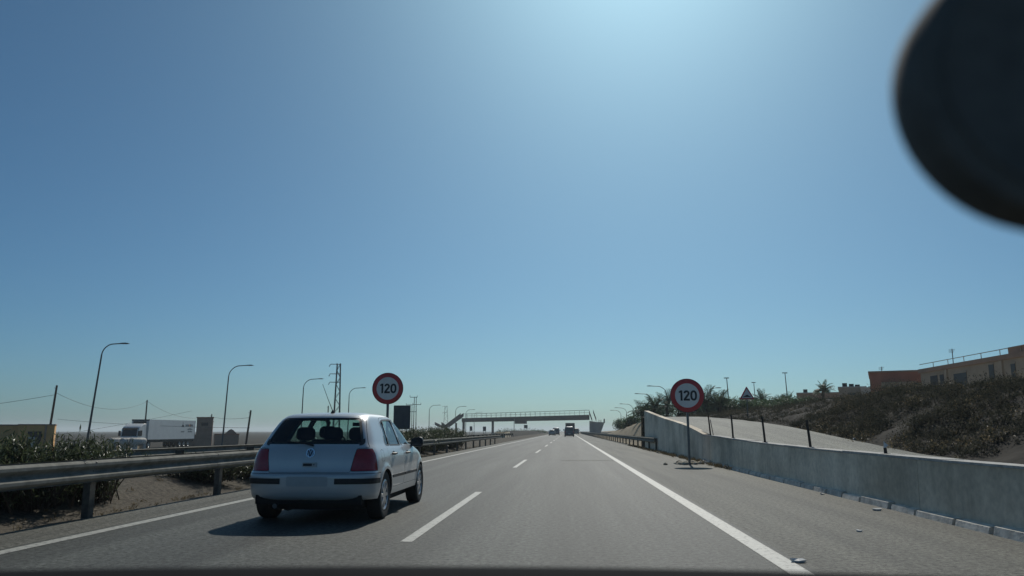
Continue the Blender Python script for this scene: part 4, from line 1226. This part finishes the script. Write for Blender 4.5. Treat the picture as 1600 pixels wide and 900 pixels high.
# printed logo and lettering near the rear of the trailer side (too small to read)
lg = MB(); rg = random.Random(3)
lg.prism([(12.1, 3.05), (12.9, 3.0), (12.75, 3.3), (12.55, 3.35), (12.5, 3.75), (12.42, 3.75), (12.4, 3.35), (12.2, 3.25)], 'x', .021, .026)
lg.build('logo_figure', 'signblack', tr)
for row, (z, y0, y1, m) in enumerate(((3.15, 13.3, 14.4, 'signback'), (3.15, 14.5, 14.75, 'orange'), (3.15, 14.85, 15.7, 'signback'), (2.62, 14.0, 15.5, 'greypost'), (2.25, 12.0, 12.9, 'greypost'), (2.25, 14.2, 15.6, 'greypost'))):
    mb = MB(); y = y0
    while y < y1:
        wd = rg.uniform(.08, .2); mb.box(.021, .026, y, y + wd, z - .02, z + rg.uniform(.2, .36) * (1 if row < 3 else .6)); y += wd + .06
    mb.build('lettering', m, tr)
for y in (.95, 3.2, 12.0, 13.3, 14.6):
    for x, s in ((-.2, 1), (-2.3, -1)): wheel(truck, x, y, .5, .34, s, 6, False)

# round grey pipe sections lying in front of the truck
for i, (px, lb) in enumerate(((183, 'leftmost grey round tank in front of the truck cab'), (201, 'middle grey round tank in front of the truck cab'), (216, 'rightmost grey round tank in front of the truck cab'))):
    Y = 84; X, zt = aty(px, 684, Y); zg = ground_z(X, Y); r = .44
    t = thing('round_tank', lb, 'tank', (X, Y, zg), R(-28), 'grey round tanks by the truck')
    hh = zt - zg - r
    MB().lathe([(0, -.95), (r * .5, -.93), (r * .92, -.80), (r, -.65), (r, .65), (r * .92, .80), (r * .5, .93), (0, .95)], 24, 'y', (0, 0, hh)).build('vessel', 'kerb', t, 50)
    for s in (-.5, .5): MB().box(-.6, .6, s - .12, s + .12, -.1, hh - r * .55).build('support', 'kerb', t)

# ------------------------------------------------------------------ buildings on the left
def wall_box(parent, name, m, x0, x1, y0, y1, z0, z1): return MB().box(x0, x1, y0, y1, z0, z1).build(name, m, parent)
Y0 = 80
x0, zt = aty(86, 664.5, Y0); zg = ground_z(x0, Y0) - .1
t = thing('ochre_house', 'flat-roofed ochre house at the left edge beyond the hedge', 'house', (x0, Y0, zg), R(33))
h = zt - zg
xa = aty(40, 664, Y0)[0] - x0; xb_ = aty(-70, 664, Y0)[0] - x0
wall_box(t, 'wall', 'ochre', xa, 0, 0, 6, 0, h)
wall_box(t, 'wall', 'ochre', xb_, xa - .003, .9, 6, 0, h - .05)
wall_box(t, 'yard_wall', 'ochre', aty(12, 664, Y0)[0] - x0, xa - .003, -.3, .0, 0, h * .62)
wall_box(t, 'yard_wall', 'ochre', xb_, aty(2, 664, Y0)[0] - x0, -.3, .0, 0, h * .62)
wall_box(t, 'parapet', 'brown', xa - .05, .05, -.05, 6.05, h + .002, h + .12)
wall_box(t, 'parapet', 'brown', xb_, xa - .06, .85, 6.05, h - .048, h + .08)
xd = aty(61, 664, Y0)[0] - x0; xe = aty(70, 664, Y0)[0] - x0
d = wall_box(t, 'door', 'trim', xd - .6, xe, -.03, -.002, h * .30, h * .80); wall_box(d, 'door_panel', 'kerb', xd - .5, xd + .1, -.045, -.0305, h * .30, h * .62)
wall_box(t, 'pilaster', 'brown', aty(73.5, 664, Y0)[0] - x0, aty(76, 664, Y0)[0] - x0, -.06, -.002, 0, h)
wall_box(t, 'gate', 'trim', aty(2, 664, Y0)[0] - x0 + .01, aty(11.5, 664, Y0)[0] - x0, -.2, -.15, 0, h * .58)
w_ = wall_box(t, 'window', 'darkglass', xb_ + 1.2, xb_ + 2.4, .86, .897, h * .5, h * .78); wall_box(w_, 'sill', 'kerb', xb_ + 1.1, xb_ + 2.5, .80, .896, h * .47, h * .495)

Y0 = 128
x0, zt = aty(308, 653, Y0); x1, _ = aty(331, 653, Y0); zg = ground_z(x0, Y0) - .1; h = zt - zg
t = thing('transformer_tower', 'square brown tower with low gabled wall, right of the white trailer', 'tower', (x0, Y0, zg), R(24))
wall_box(t, 'tower', 'brown', 0, x1 - x0, 0, 2.6, 0, h)
wall_box(t, 'cornice', 'redbrown', -.1, x1 - x0 + .1, -.1, 2.7, h + .002, h + .16)
hl = aty(300, 679, Y0)[1] - zg
wall_box(t, 'low_wall', 'brown', aty(294, 679, Y0)[0] - x0, -.003, .4, .75, 0, hl)
xg0, xg1 = aty(332, 679, Y0)[0] - x0, aty(368, 679, Y0)[0] - x0
wall_box(t, 'low_wall', 'brown', xg0, xg1, .4, .75, 0, hl)
wall_box(t, 'wall_cap', 'redbrown', xg0, xg1 + .08, .32, .83, hl + .002, hl + .12)
xm = aty(356, 679, Y0)[0] - x0
MB().prism([(xm - 1.0, hl + .122), (xm + 1.0, hl + .122), (xm + .35, hl + .75), (xm, hl + .92), (xm - .35, hl + .75)], 'y', .4, .75).build('gable', 'brown', t)
wall_box(t, 'vent', 'trim', (x1 - x0) * .3, (x1 - x0) * .7, -.03, -.002, h * .72, h * .84)

# ------------------------------------------------------------------ buildings on the right plateau
FX = 26.5
def on_x(px, py): return atx(px, py, FX)
ya, zt = on_x(1437, 572); yb2, zt2 = on_x(1640, 548)
zg = 2.9
t = thing('terrace_house', 'long beige flat-roofed terrace of houses on top of the right bank', 'house', (FX, 0, zg))
zt = zt - zg
ys_ = sorted([yb2 - 14, yb2, ya]);
wall_box(t, 'wall', 'beige', 0, 9, 24, ya, 0, zt - .55)
wall_box(t, 'parapet', 'brown', -.12, 9, 24, ya + .1, zt - .548, zt - .25)
ysplit = on_x(1575, 560)[0]
wall_box(t, 'roof_block', 'brown', .05, 7, 24, ysplit, zt - .248, zt + .15)
yy = 25.0; i = 0
rail = MB().box(-.02, .02, 24, ya, zt + .08, zt + .12).build('roof_railing', 'beige', t)
while yy < ya:
    MB().box(-.015, .015, yy - .02, yy + .02, zt - .249, zt + .08).build('railing_post', 'beige', rail); yy += 2.2
yy = 30; i = 0
for (p0, p1, z0, z1, nm) in ((1455, 1466, .35, .75, 'window'), (1492, 1512, .12, .72, 'garage_door'), (1548, 1556, .3, .8, 'window'), (1583, 1590, .2, .75, 'door'), (1470, 1476, .5, .75, 'window')):
    a = on_x(p0, 600)[0]; b = on_x(p1, 600)[0]
    o = wall_box(t, nm, 'trim', -.03, -.002, min(a, b), max(a, b), (zt) * z0, zt * z1 - .1)
    wall_box(o, 'frame', 'beige', -.05, -.0305, min(a, b) - .08, max(a, b) + .08, zt * z1 - .098, zt * z1 + .0)
    wall_box(o, 'sill', 'beige', -.08, -.0305, min(a, b) - .08, max(a, b) + .08, zt * z0 - .08, zt * z0 - .002)
for py in (33, 41, 49, 56):
    if py < ya: wall_box(t, 'pilaster', 'beige', -.10, -.002, py, py + .35, 0, zt - .56)
xr0, zrt = aty(1358, 583, ya + 3); xr1, _ = aty(1446, 583, ya + 3)
t2 = thing('red_house', 'red-brown flat-roofed house left of the beige terrace on the bank', 'house', (xr0, ya + 3, 2.9), R(-21))
hz = zrt - 2.9
wall_box(t2, 'wall', 'redbrown', 0, xr1 - xr0 + 1.5, 0, 8, 0, hz)
wall_box(t2, 'parapet', 'brown', -.08, xr1 - xr0 + 1.5, -.08, 8.1, hz + .002, hz + .14)
wall_box(t2, 'balcony', 'beige', .8, 3.2, -.55, -.002, hz * .58, hz * .72)
wall_box(t2, 'recess_window', 'darkglass', 1.6, xr1 - xr0 + .2, -.03, -.002, hz * .52, hz * .70)
wall_box(t2, 'string_course', 'beige', 0.3, xr1 - xr0, -.06, -.002, hz * .42, hz * .47)
def aerial(label, px, py, Y, hgt, zb=None):
    X, z = aty(px, py, Y)
    t = thing('tv_aerial', label, 'aerial', (X, Y, z - hgt), 0, 'television aerials on the rooftops')
    MB().tube([(0, 0, 0), (.02, 0, hgt)], .03, 5).build('mast', 'lamp', t)
    for k in range(4): MB().tube([(-.22, 0, hgt - .05 - k * .07), (.22 - k * .04, 0, hgt - .03 - k * .07)], .01, 4).build('element', 'lamp', t)
Yb = on_x(1487, 600)[0]
aerial('tall television aerial on the beige terrace roof', 1487, 545, 56, 2.0); aerial('small television aerial on the red-brown house', 1377, 573, ya + 6, .9)
# lower houses farther left on the plateau
for i, (p0, p1, py, Y, m, lb) in enumerate([
        (1310, 1350, 606, 88, 'beige', 'low beige house just left of the red-brown house'), (1345, 1368, 607, 84, 'pale', 'pale annex touching the red-brown house'),
        (1245, 1312, 615, 100, 'brown', 'low brownish house with a roof tank behind palms'), (1190, 1262, 626, 118, 'pale', 'pale wall-like house behind the pair of palms'),
        (1155, 1182, 622, 130, 'pale', 'tiny white house behind the warning sign')]):
    xa, zt = aty(p0, py, Y); xb_, _ = aty(p1, py, Y); zg = bank_z(xa, Y) - .6; h = zt - zg
    t = thing('house', lb, 'house', (xa, Y, zg), -math.atan2(xa, Y), 'low houses on the plateau')
    wall_box(t, 'wall', m, 0, xb_ - xa, 0, 6, 0, h)
    wall_box(t, 'parapet', 'pale', -.06, xb_ - xa + .06, -.06, 6.06, h + .002, h + .12)
    n = max(1, int((xb_ - xa) / 2.2))
    for k in range(n):
        o = wall_box(t, 'window', 'darkglass', (k + .35) * (xb_ - xa) / n, (k + .62) * (xb_ - xa) / n, -.03, -.002, h * .55, h * .8)
        wall_box(o, 'sill', 'pale', (k + .33) * (xb_ - xa) / n, (k + .64) * (xb_ - xa) / n, -.07, -.031, h * .52, h * .545)
    if i in (0, 2):
        for q in (.15, .4, .62): wall_box(t, 'roof_tank', 'trim', (xb_ - xa) * q, (xb_ - xa) * q + .5, 1, 1.6, h + .122, h + .62 - q * .4)

# ------------------------------------------------------------------ footbridge
BY = 300.0
def bp(px, py): return aty(px, py, BY)
xl, zl1 = bp(722, 658.5); xr, zr1 = bp(921, 655)
_, zl0 = bp(722, 653.5); _, zr0 = bp(921, 648.2)
fb = thing('footbridge', 'long steel footbridge crossing over the motorway in the distance', 'bridge', (0, BY, 0))
MB().prism([(xl, zl1), (xr, zr1), (xr, zr0), (xl, zl0)], 'y', -1.3, 1.3).build('deck', 'bridge', fb)
MB().prism([(xl, zl1 - .28), (xr, zr1 - .28), (xr, zr1 - .005), (xl, zl1 - .005)], 'y', -.8, .8).build('girder', 'postdark', fb)
for s in (-1.25, 1.25):
    hr = MB().prism([(xl, zl0 + 1.55), (xr, zr0 + 1.75), (xr, zr0 + 1.85), (xl, zl0 + 1.65)], 'y', s - .04, s + .04).build('handrail', 'bridgec', fb)
    MB().prism([(xl, zl0 + .8), (xr, zr0 + .85), (xr, zr0 + .9), (xl, zl0 + .85)], 'y', s - .03, s + .03).build('mid_rail', 'bridgec', hr)
    n = 26
    for k in range(n + 1):
        x = xl + (xr - xl) * k / n; z = zl0 + (zr0 - zl0) * k / n
        MB().box(x - .04, x + .04, s - .05, s + .05, z + .002, z + 1.6).build('railing_post', 'bridgec', hr)
for px in (724.5, 770):
    X, _ = bp(px, 660); k = (X - xl) / (xr - xl)
    MB().box(X - .42, X + .42, -.6, .6, -1.6, zl1 + (zr1 - zl1) * k - .29).build('pier', 'bridge', fb)
# stairs on the left: two inclined flights
def incl(name, p, q, wd, th, y0, m='bridge', parent=fb):
    (xa, za), (xb_, zb_2) = bp(*p), bp(*q)
    return MB().prism([(xa, za), (xb_, zb_2), (xb_, zb_2 + th), (xa, za + th)], 'y', y0, y0 + wd).build(name, m, parent)
incl('stair_flight', (697, 669), (721, 651), .2, 1.3, -2.2); incl('stair_flight', (704, 668.5), (727, 651), .2, 1.3, -5.0)
incl('stair_deck', (698, 670), (722, 654), 2.6, .3, -4.8, 'bridgec')
incl('stair_flight', (681, 664), (697, 671.5), .2, 1.1, -2.6); incl('stair_flight', (693, 664), (701, 669.5), .2, 1.1, -5.2)
for px_ in (688, 700, 708):
    X, _ = bp(px_, 668); MB().box(X - .25, X + .25, -3.6, -3.1, -1.6, bp(px_, 669)[1]).build('pier', 'bridge', fb)
X, _ = bp(715, 660); MB().box(X - .3, X + .3, -4, -3.4, -1.6, bp(715, 661)[1]).build('pier', 'bridge', fb)
# stair tower on the right
xa, zt = bp(921, 651); xb_, _ = bp(945, 660)
tw = MB().prism([(bp(921, 662)[0], -.4), (bp(937, 676)[0], -.4), (bp(944, 661)[0], bp(944, 660)[1]), (bp(932, 660)[0], bp(932, 659.5)[1]), (bp(921, 659)[0], bp(921, 658)[1])], 'y', -3.2, 1.3).build('stair_tower', 'bridgec', fb)
incl('stair_flight', (920, 646), (925, 660), .2, 1.3, -3.6, 'bridge', fb); incl('stair_flight', (927, 645), (932, 659), .2, 1.3, 1.4, 'bridge', fb)
MB().box(bp(943.3, 660)[0], bp(944.6, 660)[0], -3.3, 1.4, bp(944, 661)[1], bp(944, 654.5)[1]).build('end_post', 'bridge', fb)
for px in (935, 938): MB().box(bp(px, 660)[0], bp(px + .8, 660)[0], -3.3, -3.1, bp(px, 660.5)[1], bp(px, 656)[1]).build('end_post', 'bridge', fb)
# sign panel hung below the deck
xa, zt = bp(806.5, 655.5); xb_, zb_3 = bp(825, 662.5)
t = thing('overhead_sign', 'grey overhead direction sign panel under the footbridge', 'road sign', (xa, BY - 8, 0))
MB().box(0, xb_ - xa, -.06, .06, zb_3, zt).build('panel', 'bridge', t)
MB().box(-.35, -.12, -.12, .12, -.1, zt + .2).build('post', 'greypost', t)
MB().box(-.12, xb_ - xa, .062, .2, zt - .35, zt - .15).build('cross_beam', 'greypost', t)
for i, (px, py, wpx, hpx, Y, lb) in enumerate(((821.5, 666, 5.5, 5, 260, 'small dark square sign below the overhead panel'), (757, 669.5, 5, 7, 210, 'dark square sign back right of the first bridge pier'), (736, 669, 4, 7, 200, 'narrow dark sign back between the bridge stairs and pier'))):
    X, zc = aty(px, py, Y); q = Y / FPX
    t = thing('sign_back', lb, 'road sign', (X, Y, -.1))
    MB().box(-wpx / 2 * q, wpx / 2 * q, -.03, .03, zc - hpx / 2 * q, zc + hpx / 2 * q).build('panel', 'signback', t)
    for s in (-.3, .3): MB().box(s - .05, s + .05, .032, .12, -1.2, zc).build('post', 'greypost', t)

# sand-coloured barrier end and its delineators in the median, past the guardrail
Xm, Ym = ground(784, 684)
t = thing('crash_cushion', 'sand-coloured stepped barrier block where the left guardrail ends', 'barrier', (Xm - .6, Ym, 0))
for k in range(5):
    y = k * 2.6
    MB().prism(round_poly([(2.2 * a, b) for a, b in [(-.55, .0), (.55, .0), (.5, .35 + .05 * k), (.45, .75 + .06 * k), (-.45, .75 + .06 * k), (-.5, .35 + .05 * k)]], .05), 'y', y, y + 2.5).build('barrier_block', 'sand', t)
# distant median embankment
mb = MB(); rws = []
for i in range(40):
    y = Ym + 14 + i * 7
    rws.append([(-9.1 - .3 * k * 1.0 - 6 * (k / 8) * smooth(0, 6, i), y, -.05 + smooth(-1, 6, i) * (1.25 + .5 * nz(0, y, .05)) * math.sin(math.pi * k / 8) ** .7 + .15 * nz(k, y, .6)) for k in range(9)])
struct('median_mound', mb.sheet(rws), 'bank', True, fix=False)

# ------------------------------------------------------------------ distant traffic
def far_car(name, label, px, py, wid, m, kind):
    X, Y = ground(px, py)
    t = thing(name, label, 'van' if 'van' in kind else 'car', (X, Y, 0), 0, None)
    van = kind == 'van'
    hgt = 2.0 if van else 1.46; Ln = 4.9 if van else 4.2; wd = wid / 2
    if van:
        P = dict(yr=pchip([(.3, .03), (.5, 0), (1.0, .04), (1.9, .10), (2.0, .3)]), yf=pchip([(.3, Ln), (.8, Ln), (1.05, Ln - .7), (1.9, Ln - 1.7), (2.0, Ln - 1.9)]),
                 w=pchip([(.3, wd * .95), (.6, wd), (1.0, wd * .99), (1.6, wd * .9), (1.88, wd * .82), (2.0, wd * .55)]), Lr=const(.25), Lf=const(.5), nr=4.5, nf=2.8, ym=2, tf=.04, tr=.01)
    else:
        P = dict(GP); P['flare'] = 0
    zt_ = 2.0 if van else 1.444
    b = loft(P, [.3 + (zt_ - .3) * i / 22 for i in range(23)], 0, 8, 10).build('body', m, t, 40)
    bv_ = BVHTree.FromPolygons([v.co.copy() for v in b.data.vertices], [tuple(p.vertices) for p in b.data.polygons])
    if van: rw = [(-wd * .72, 1.18), (wd * .72, 1.18), (wd * .66, 1.72), (-wd * .66, 1.72)]
    else: rw = [(-.66, 1.0), (.66, 1.0), (.53, 1.35), (-.53, 1.35)]
    patch(bv_, round_poly(rw, .05), 'y', -1, .006, .12).build('rear_window', 'darkglass', b, True, fix=False)
    for s in (-1, 1):
        z0, z1 = (.7, 1.25) if van else (.68, .93)
        patch(bv_, [(s * wd * .74, z0), (s * wd * .93, z0), (s * wd * .91, z1), (s * wd * .74, z1)], 'y', -1, .008, .12).build('tail_lamp', 'redlens', b, True, fix=False)
        mo = MB().box(min(s * wd, s * (wd + .2)), max(s * wd, s * (wd + .2)), Ln * .62, Ln * .62 + .1, 1.0 if not van else 1.2, 1.15 if not van else 1.5).build('door_mirror', 'black', b)
        for wy in (.8, Ln - .9): wheel(t, s * (wd - .13), wy, .32, .2, s, 6, False)
    MB().box(-.26, .26, -.012, .03, .52, .63).build('number_plate', 'plate', b)
    MB().box(-wd * .8, wd * .8, .1, Ln - .2, .16, .34).build('underbody', 'under', t)
    return t
far_car('van', 'dark blue van ahead in the right lane in the distance', 889.5, 682.5, 1.95, 'vandark', 'van')
far_car('car', 'small pale car far ahead in the left lane', 862.5, 680.6, 1.735, 'carwhite', 'car')
far_car('van', 'dark van half hidden behind the far pale car', 868.8, 679.8, 1.95, 'vandark', 'van')
far_car('van', 'tiny dark van farthest ahead near the right guardrail', 900.5, 678.6, 1.9, 'signback', 'van')
# lorry box rising above the dark blue van, in front of it
X, Y = ground(891, 680.6)
t = thing('box_lorry', 'dark box lorry rising just beyond the dark blue van', 'truck', (X, Y, 0))
MB().box(-1.15, 1.15, 0, 5.5, .62, 3.05).build('cargo_box', 'trim', t)
MB().prism([(5.6, .5), (7.3, .5), (7.3, 1.4), (7.0, 2.3), (5.6, 2.4)], 'x', -1.05, 1.05).build('cab', 'vandark', t)
MB().box(-.9, .9, .1, 7.0, .40, .61).build('chassis', 'under', t)
for s in (-1, 1):
    for wy in (1.2, 6.4): wheel(t, s * .9, wy, .45, .25, s, 6, False)
    MB().box(s * .95 - .12, s * .95 + .12, -.04, -.002, .7, .84).build('tail_lamp', 'redlens', t)

# ------------------------------------------------------------------ rubble and litter
rg = random.Random(9)
def stone(name, label, cat, x, y, r, m, group, flat=.6):
    bm = bmesh.new(); bmesh.ops.create_icosphere(bm, subdivisions=1, radius=r)
    for v in bm.verts:
        v.co *= 1 + rg.uniform(-.3, .25); v.co.z *= flat; v.co.z = max(v.co.z, -r * flat * .55)
    me = bpy.data.meshes.new(name); bm.to_mesh(me); bm.free(); me.materials.append(M[m])
    o = link_mesh(name, me, None, (x, y, r * flat * .55)); o.rotation_euler = (0, 0, rg.uniform(0, 6))
    tag(o, label, cat, group); return o
for i in range(26):
    stone('rubble_stone', 'rough tan rubble stone heaped at the foot of the right sign post', 'stone', Xr + rg.gauss(-.05, .42), Yr + rg.gauss(.25, .35), rg.uniform(.05, .17), 'rock', 'rubble stones at the sign post')
for i in range(12):
    x, y = ground(rg.uniform(985, 1060), rg.uniform(700, 712)); 
    stone('rubble_stone', 'small tan stone lying along the wall foot past the sign', 'stone', 5.0 - abs(rg.gauss(0, .15)), y, rg.uniform(.04, .10), 'rock', 'stones along the wall foot')
def scrap(label, px, py, s, name='litter_scrap'):
    x, y = ground(px, py); mb = MB(); n = 7
    top = [(s * math.cos(a) * rg.uniform(.6, 1.1), s * .5 * math.sin(a) * rg.uniform(.6, 1.1), .012 + s * rg.uniform(.05, .35)) for a in [2 * math.pi * i / n for i in range(n)]]
    mb.add(top + [(p[0] * .8, p[1] * .8, 0.003) for p in top] + [(0, 0, s * .45)], [(i, (i + 1) % n, 2 * n) for i in range(n)] + [(i, n + i, n + (i + 1) % n, (i + 1) % n) for i in range(n)] + [tuple(range(2 * n - 1, n - 1, -1))])
    o = mb.build(name, 'litter'); o.location = (x, y, 0); o.rotation_euler = (0, 0, rg.uniform(-.4, .4)); tag(o, label, 'litter')
scrap('bright white paper scrap lying near the wall foot', 1285, 773, .06)
scrap('flat pale scrap on the shoulder right of the bright one', 1371, 798, .09)
scrap('small pale scrap in the middle of the right shoulder', 1343, 831, .05)
scrap('pale scrap beside the right edge line at the bottom', 1248, 879, .08)
scrap('small white scrap at the right end of the stone heap', 1122, 729, .12)
for (x_, y_, z_, lb) in ((9.75, 27.5, None, 'white plastic scrap at the foot of the bank beside the ramp'), (10.2, 16.5, None, 'pale stony patch scrap low on the bank at the right')):
    o = MB().add([(-.2, 0, .0), (.2, .05, .02), (.12, .25, .16), (-.1, .2, .12), (0, .1, .2)], [(0, 1, 4), (1, 2, 4), (2, 3, 4), (3, 0, 4), (0, 3, 2, 1)]).build('litter_scrap', 'litter'); o.location = (x_, y_, bank_z(x_, y_) + .02); o.scale = (.4, .4, .4); tag(o, lb, 'litter')

# ------------------------------------------------------------------ inside our own car: mirror and dashboard top
def mirror():
    Y = .30
    cx, cz = aty(1645, 134, Y); r = 233 / FPX * Y
    t = thing('rear_view_mirror', 'dark rounded rear-view mirror housing blurred at the top right', 'mirror', (cx, Y, cz))
    prof = []
    tilt = R(-14)
    L = .17
    pts = []
    for i in range(25):
        a = math.pi / 2 + math.pi * i / 24
        pts.append((r * 1.0 * math.cos(a), r * math.sin(a)))
    for i in range(25):
        a = -math.pi / 2 + math.pi * i / 24
        pts.append((L + r * math.cos(a), r * math.sin(a)))
    ct, st2 = math.cos(tilt), math.sin(tilt)
    rings = []
    for (d, sc_) in ((-.012, .90), (-.010, .965), (-.002, 1.0), (.012, .985), (.026, .86), (.036, .62), (.040, .3)):
        ring = []
        for x, z in pts:
            xx = L / 2 + (x - L / 2) * (1 - (1 - sc_) * r / (r + L / 2)); zz = z * sc_
            ring.append((xx * ct - zz * st2, d, xx * st2 + zz * ct))
        rings.append(ring)
    mb = MB(); n = len(pts); mb.v = [p for g in rings for p in g]
    for i in range(len(rings) - 1):
        for k in range(n): mb.f.append((i * n + k, i * n + (k + 1) % n, (i + 1) * n + (k + 1) % n, (i + 1) * n + k))
    mb.f.append(tuple(range(n))); mb.f.append(tuple((len(rings) - 1) * n + k for k in range(n)))
    mb.build('housing', 'dash', t, 40)
    MB().prism([(p[0], p[2]) for p in [((L / 2 + (x - L / 2) * .93) * ct - z * .86 * st2, 0, (L / 2 + (x - L / 2) * .93) * st2 + z * .86 * ct) for x, z in pts]], 'y', -.0135, -.0122).build('mirror_face', 'dash', t)
    MB().tube([(L / 2 * ct, .03, L / 2 * st2), (L / 2 * ct, .07, .07), (L / 2 * ct, .13, .13)], [.016, .012, .014], 10).build('stem', 'dash', t, 40)
mirror()
def dashboard():
    t = thing('dashboard', 'black dashboard top along the bottom edge of the picture', 'dashboard', (0, 0, 0))
    rws = []
    for i in range(15):
        u = i / 14; y = .34 + .42 * u
        row = []
        for k in range(31):
            x = -.75 + 1.5 * k / 30
            yy_ = y - .10 * (x / .75) ** 2 * u
            zlim = aty(800, 904 + 3 * abs(x), .70)[1]
            z = zlim - .05 * (1 - u) ** 2 * 1.2 - .03 * max(0, u - .85) / .15 * 0 - .015 * smooth(.35, .0, abs(x + .0)) * 0
            row.append((x, yy_, z))
        rws.append(row)
    rws = [[(p[0], p[1] + .0, p[2] - .16) for p in rws[0]]] + rws + [[(p[0], p[1] + .03, p[2] - .02) for p in rws[-1]], [(p[0], p[1] + .04, p[2] - .18) for p in rws[-1]]]
    MB().sheet(rws).build('dashboard_top', 'dashtop', t, 50)
dashboard()

# ------------------------------------------------------------------ the hazy air
hz_m = bpy.data.materials.new('haze_air'); hz_m.use_nodes = True
nt = hz_m.node_tree; nt.nodes.remove(nt.nodes['Principled BSDF'])
pv = nt.nodes.new('ShaderNodeVolumePrincipled')
pv.inputs['Color'].default_value = (0.86, 0.96, 1.0, 1)
pv.inputs['Density'].default_value = 0.00035
pv.inputs['Anisotropy'].default_value = 0.3
nt.links.new(pv.outputs[0], nt.nodes['Material Output'].inputs['Volume'])
hb = MB().box(-5990, 5990, -390, 6990, -12, 24).build('haze', hz_m)
tag(hb, 'thin pale haze hanging over the road', 'haze', None, 'stuff')
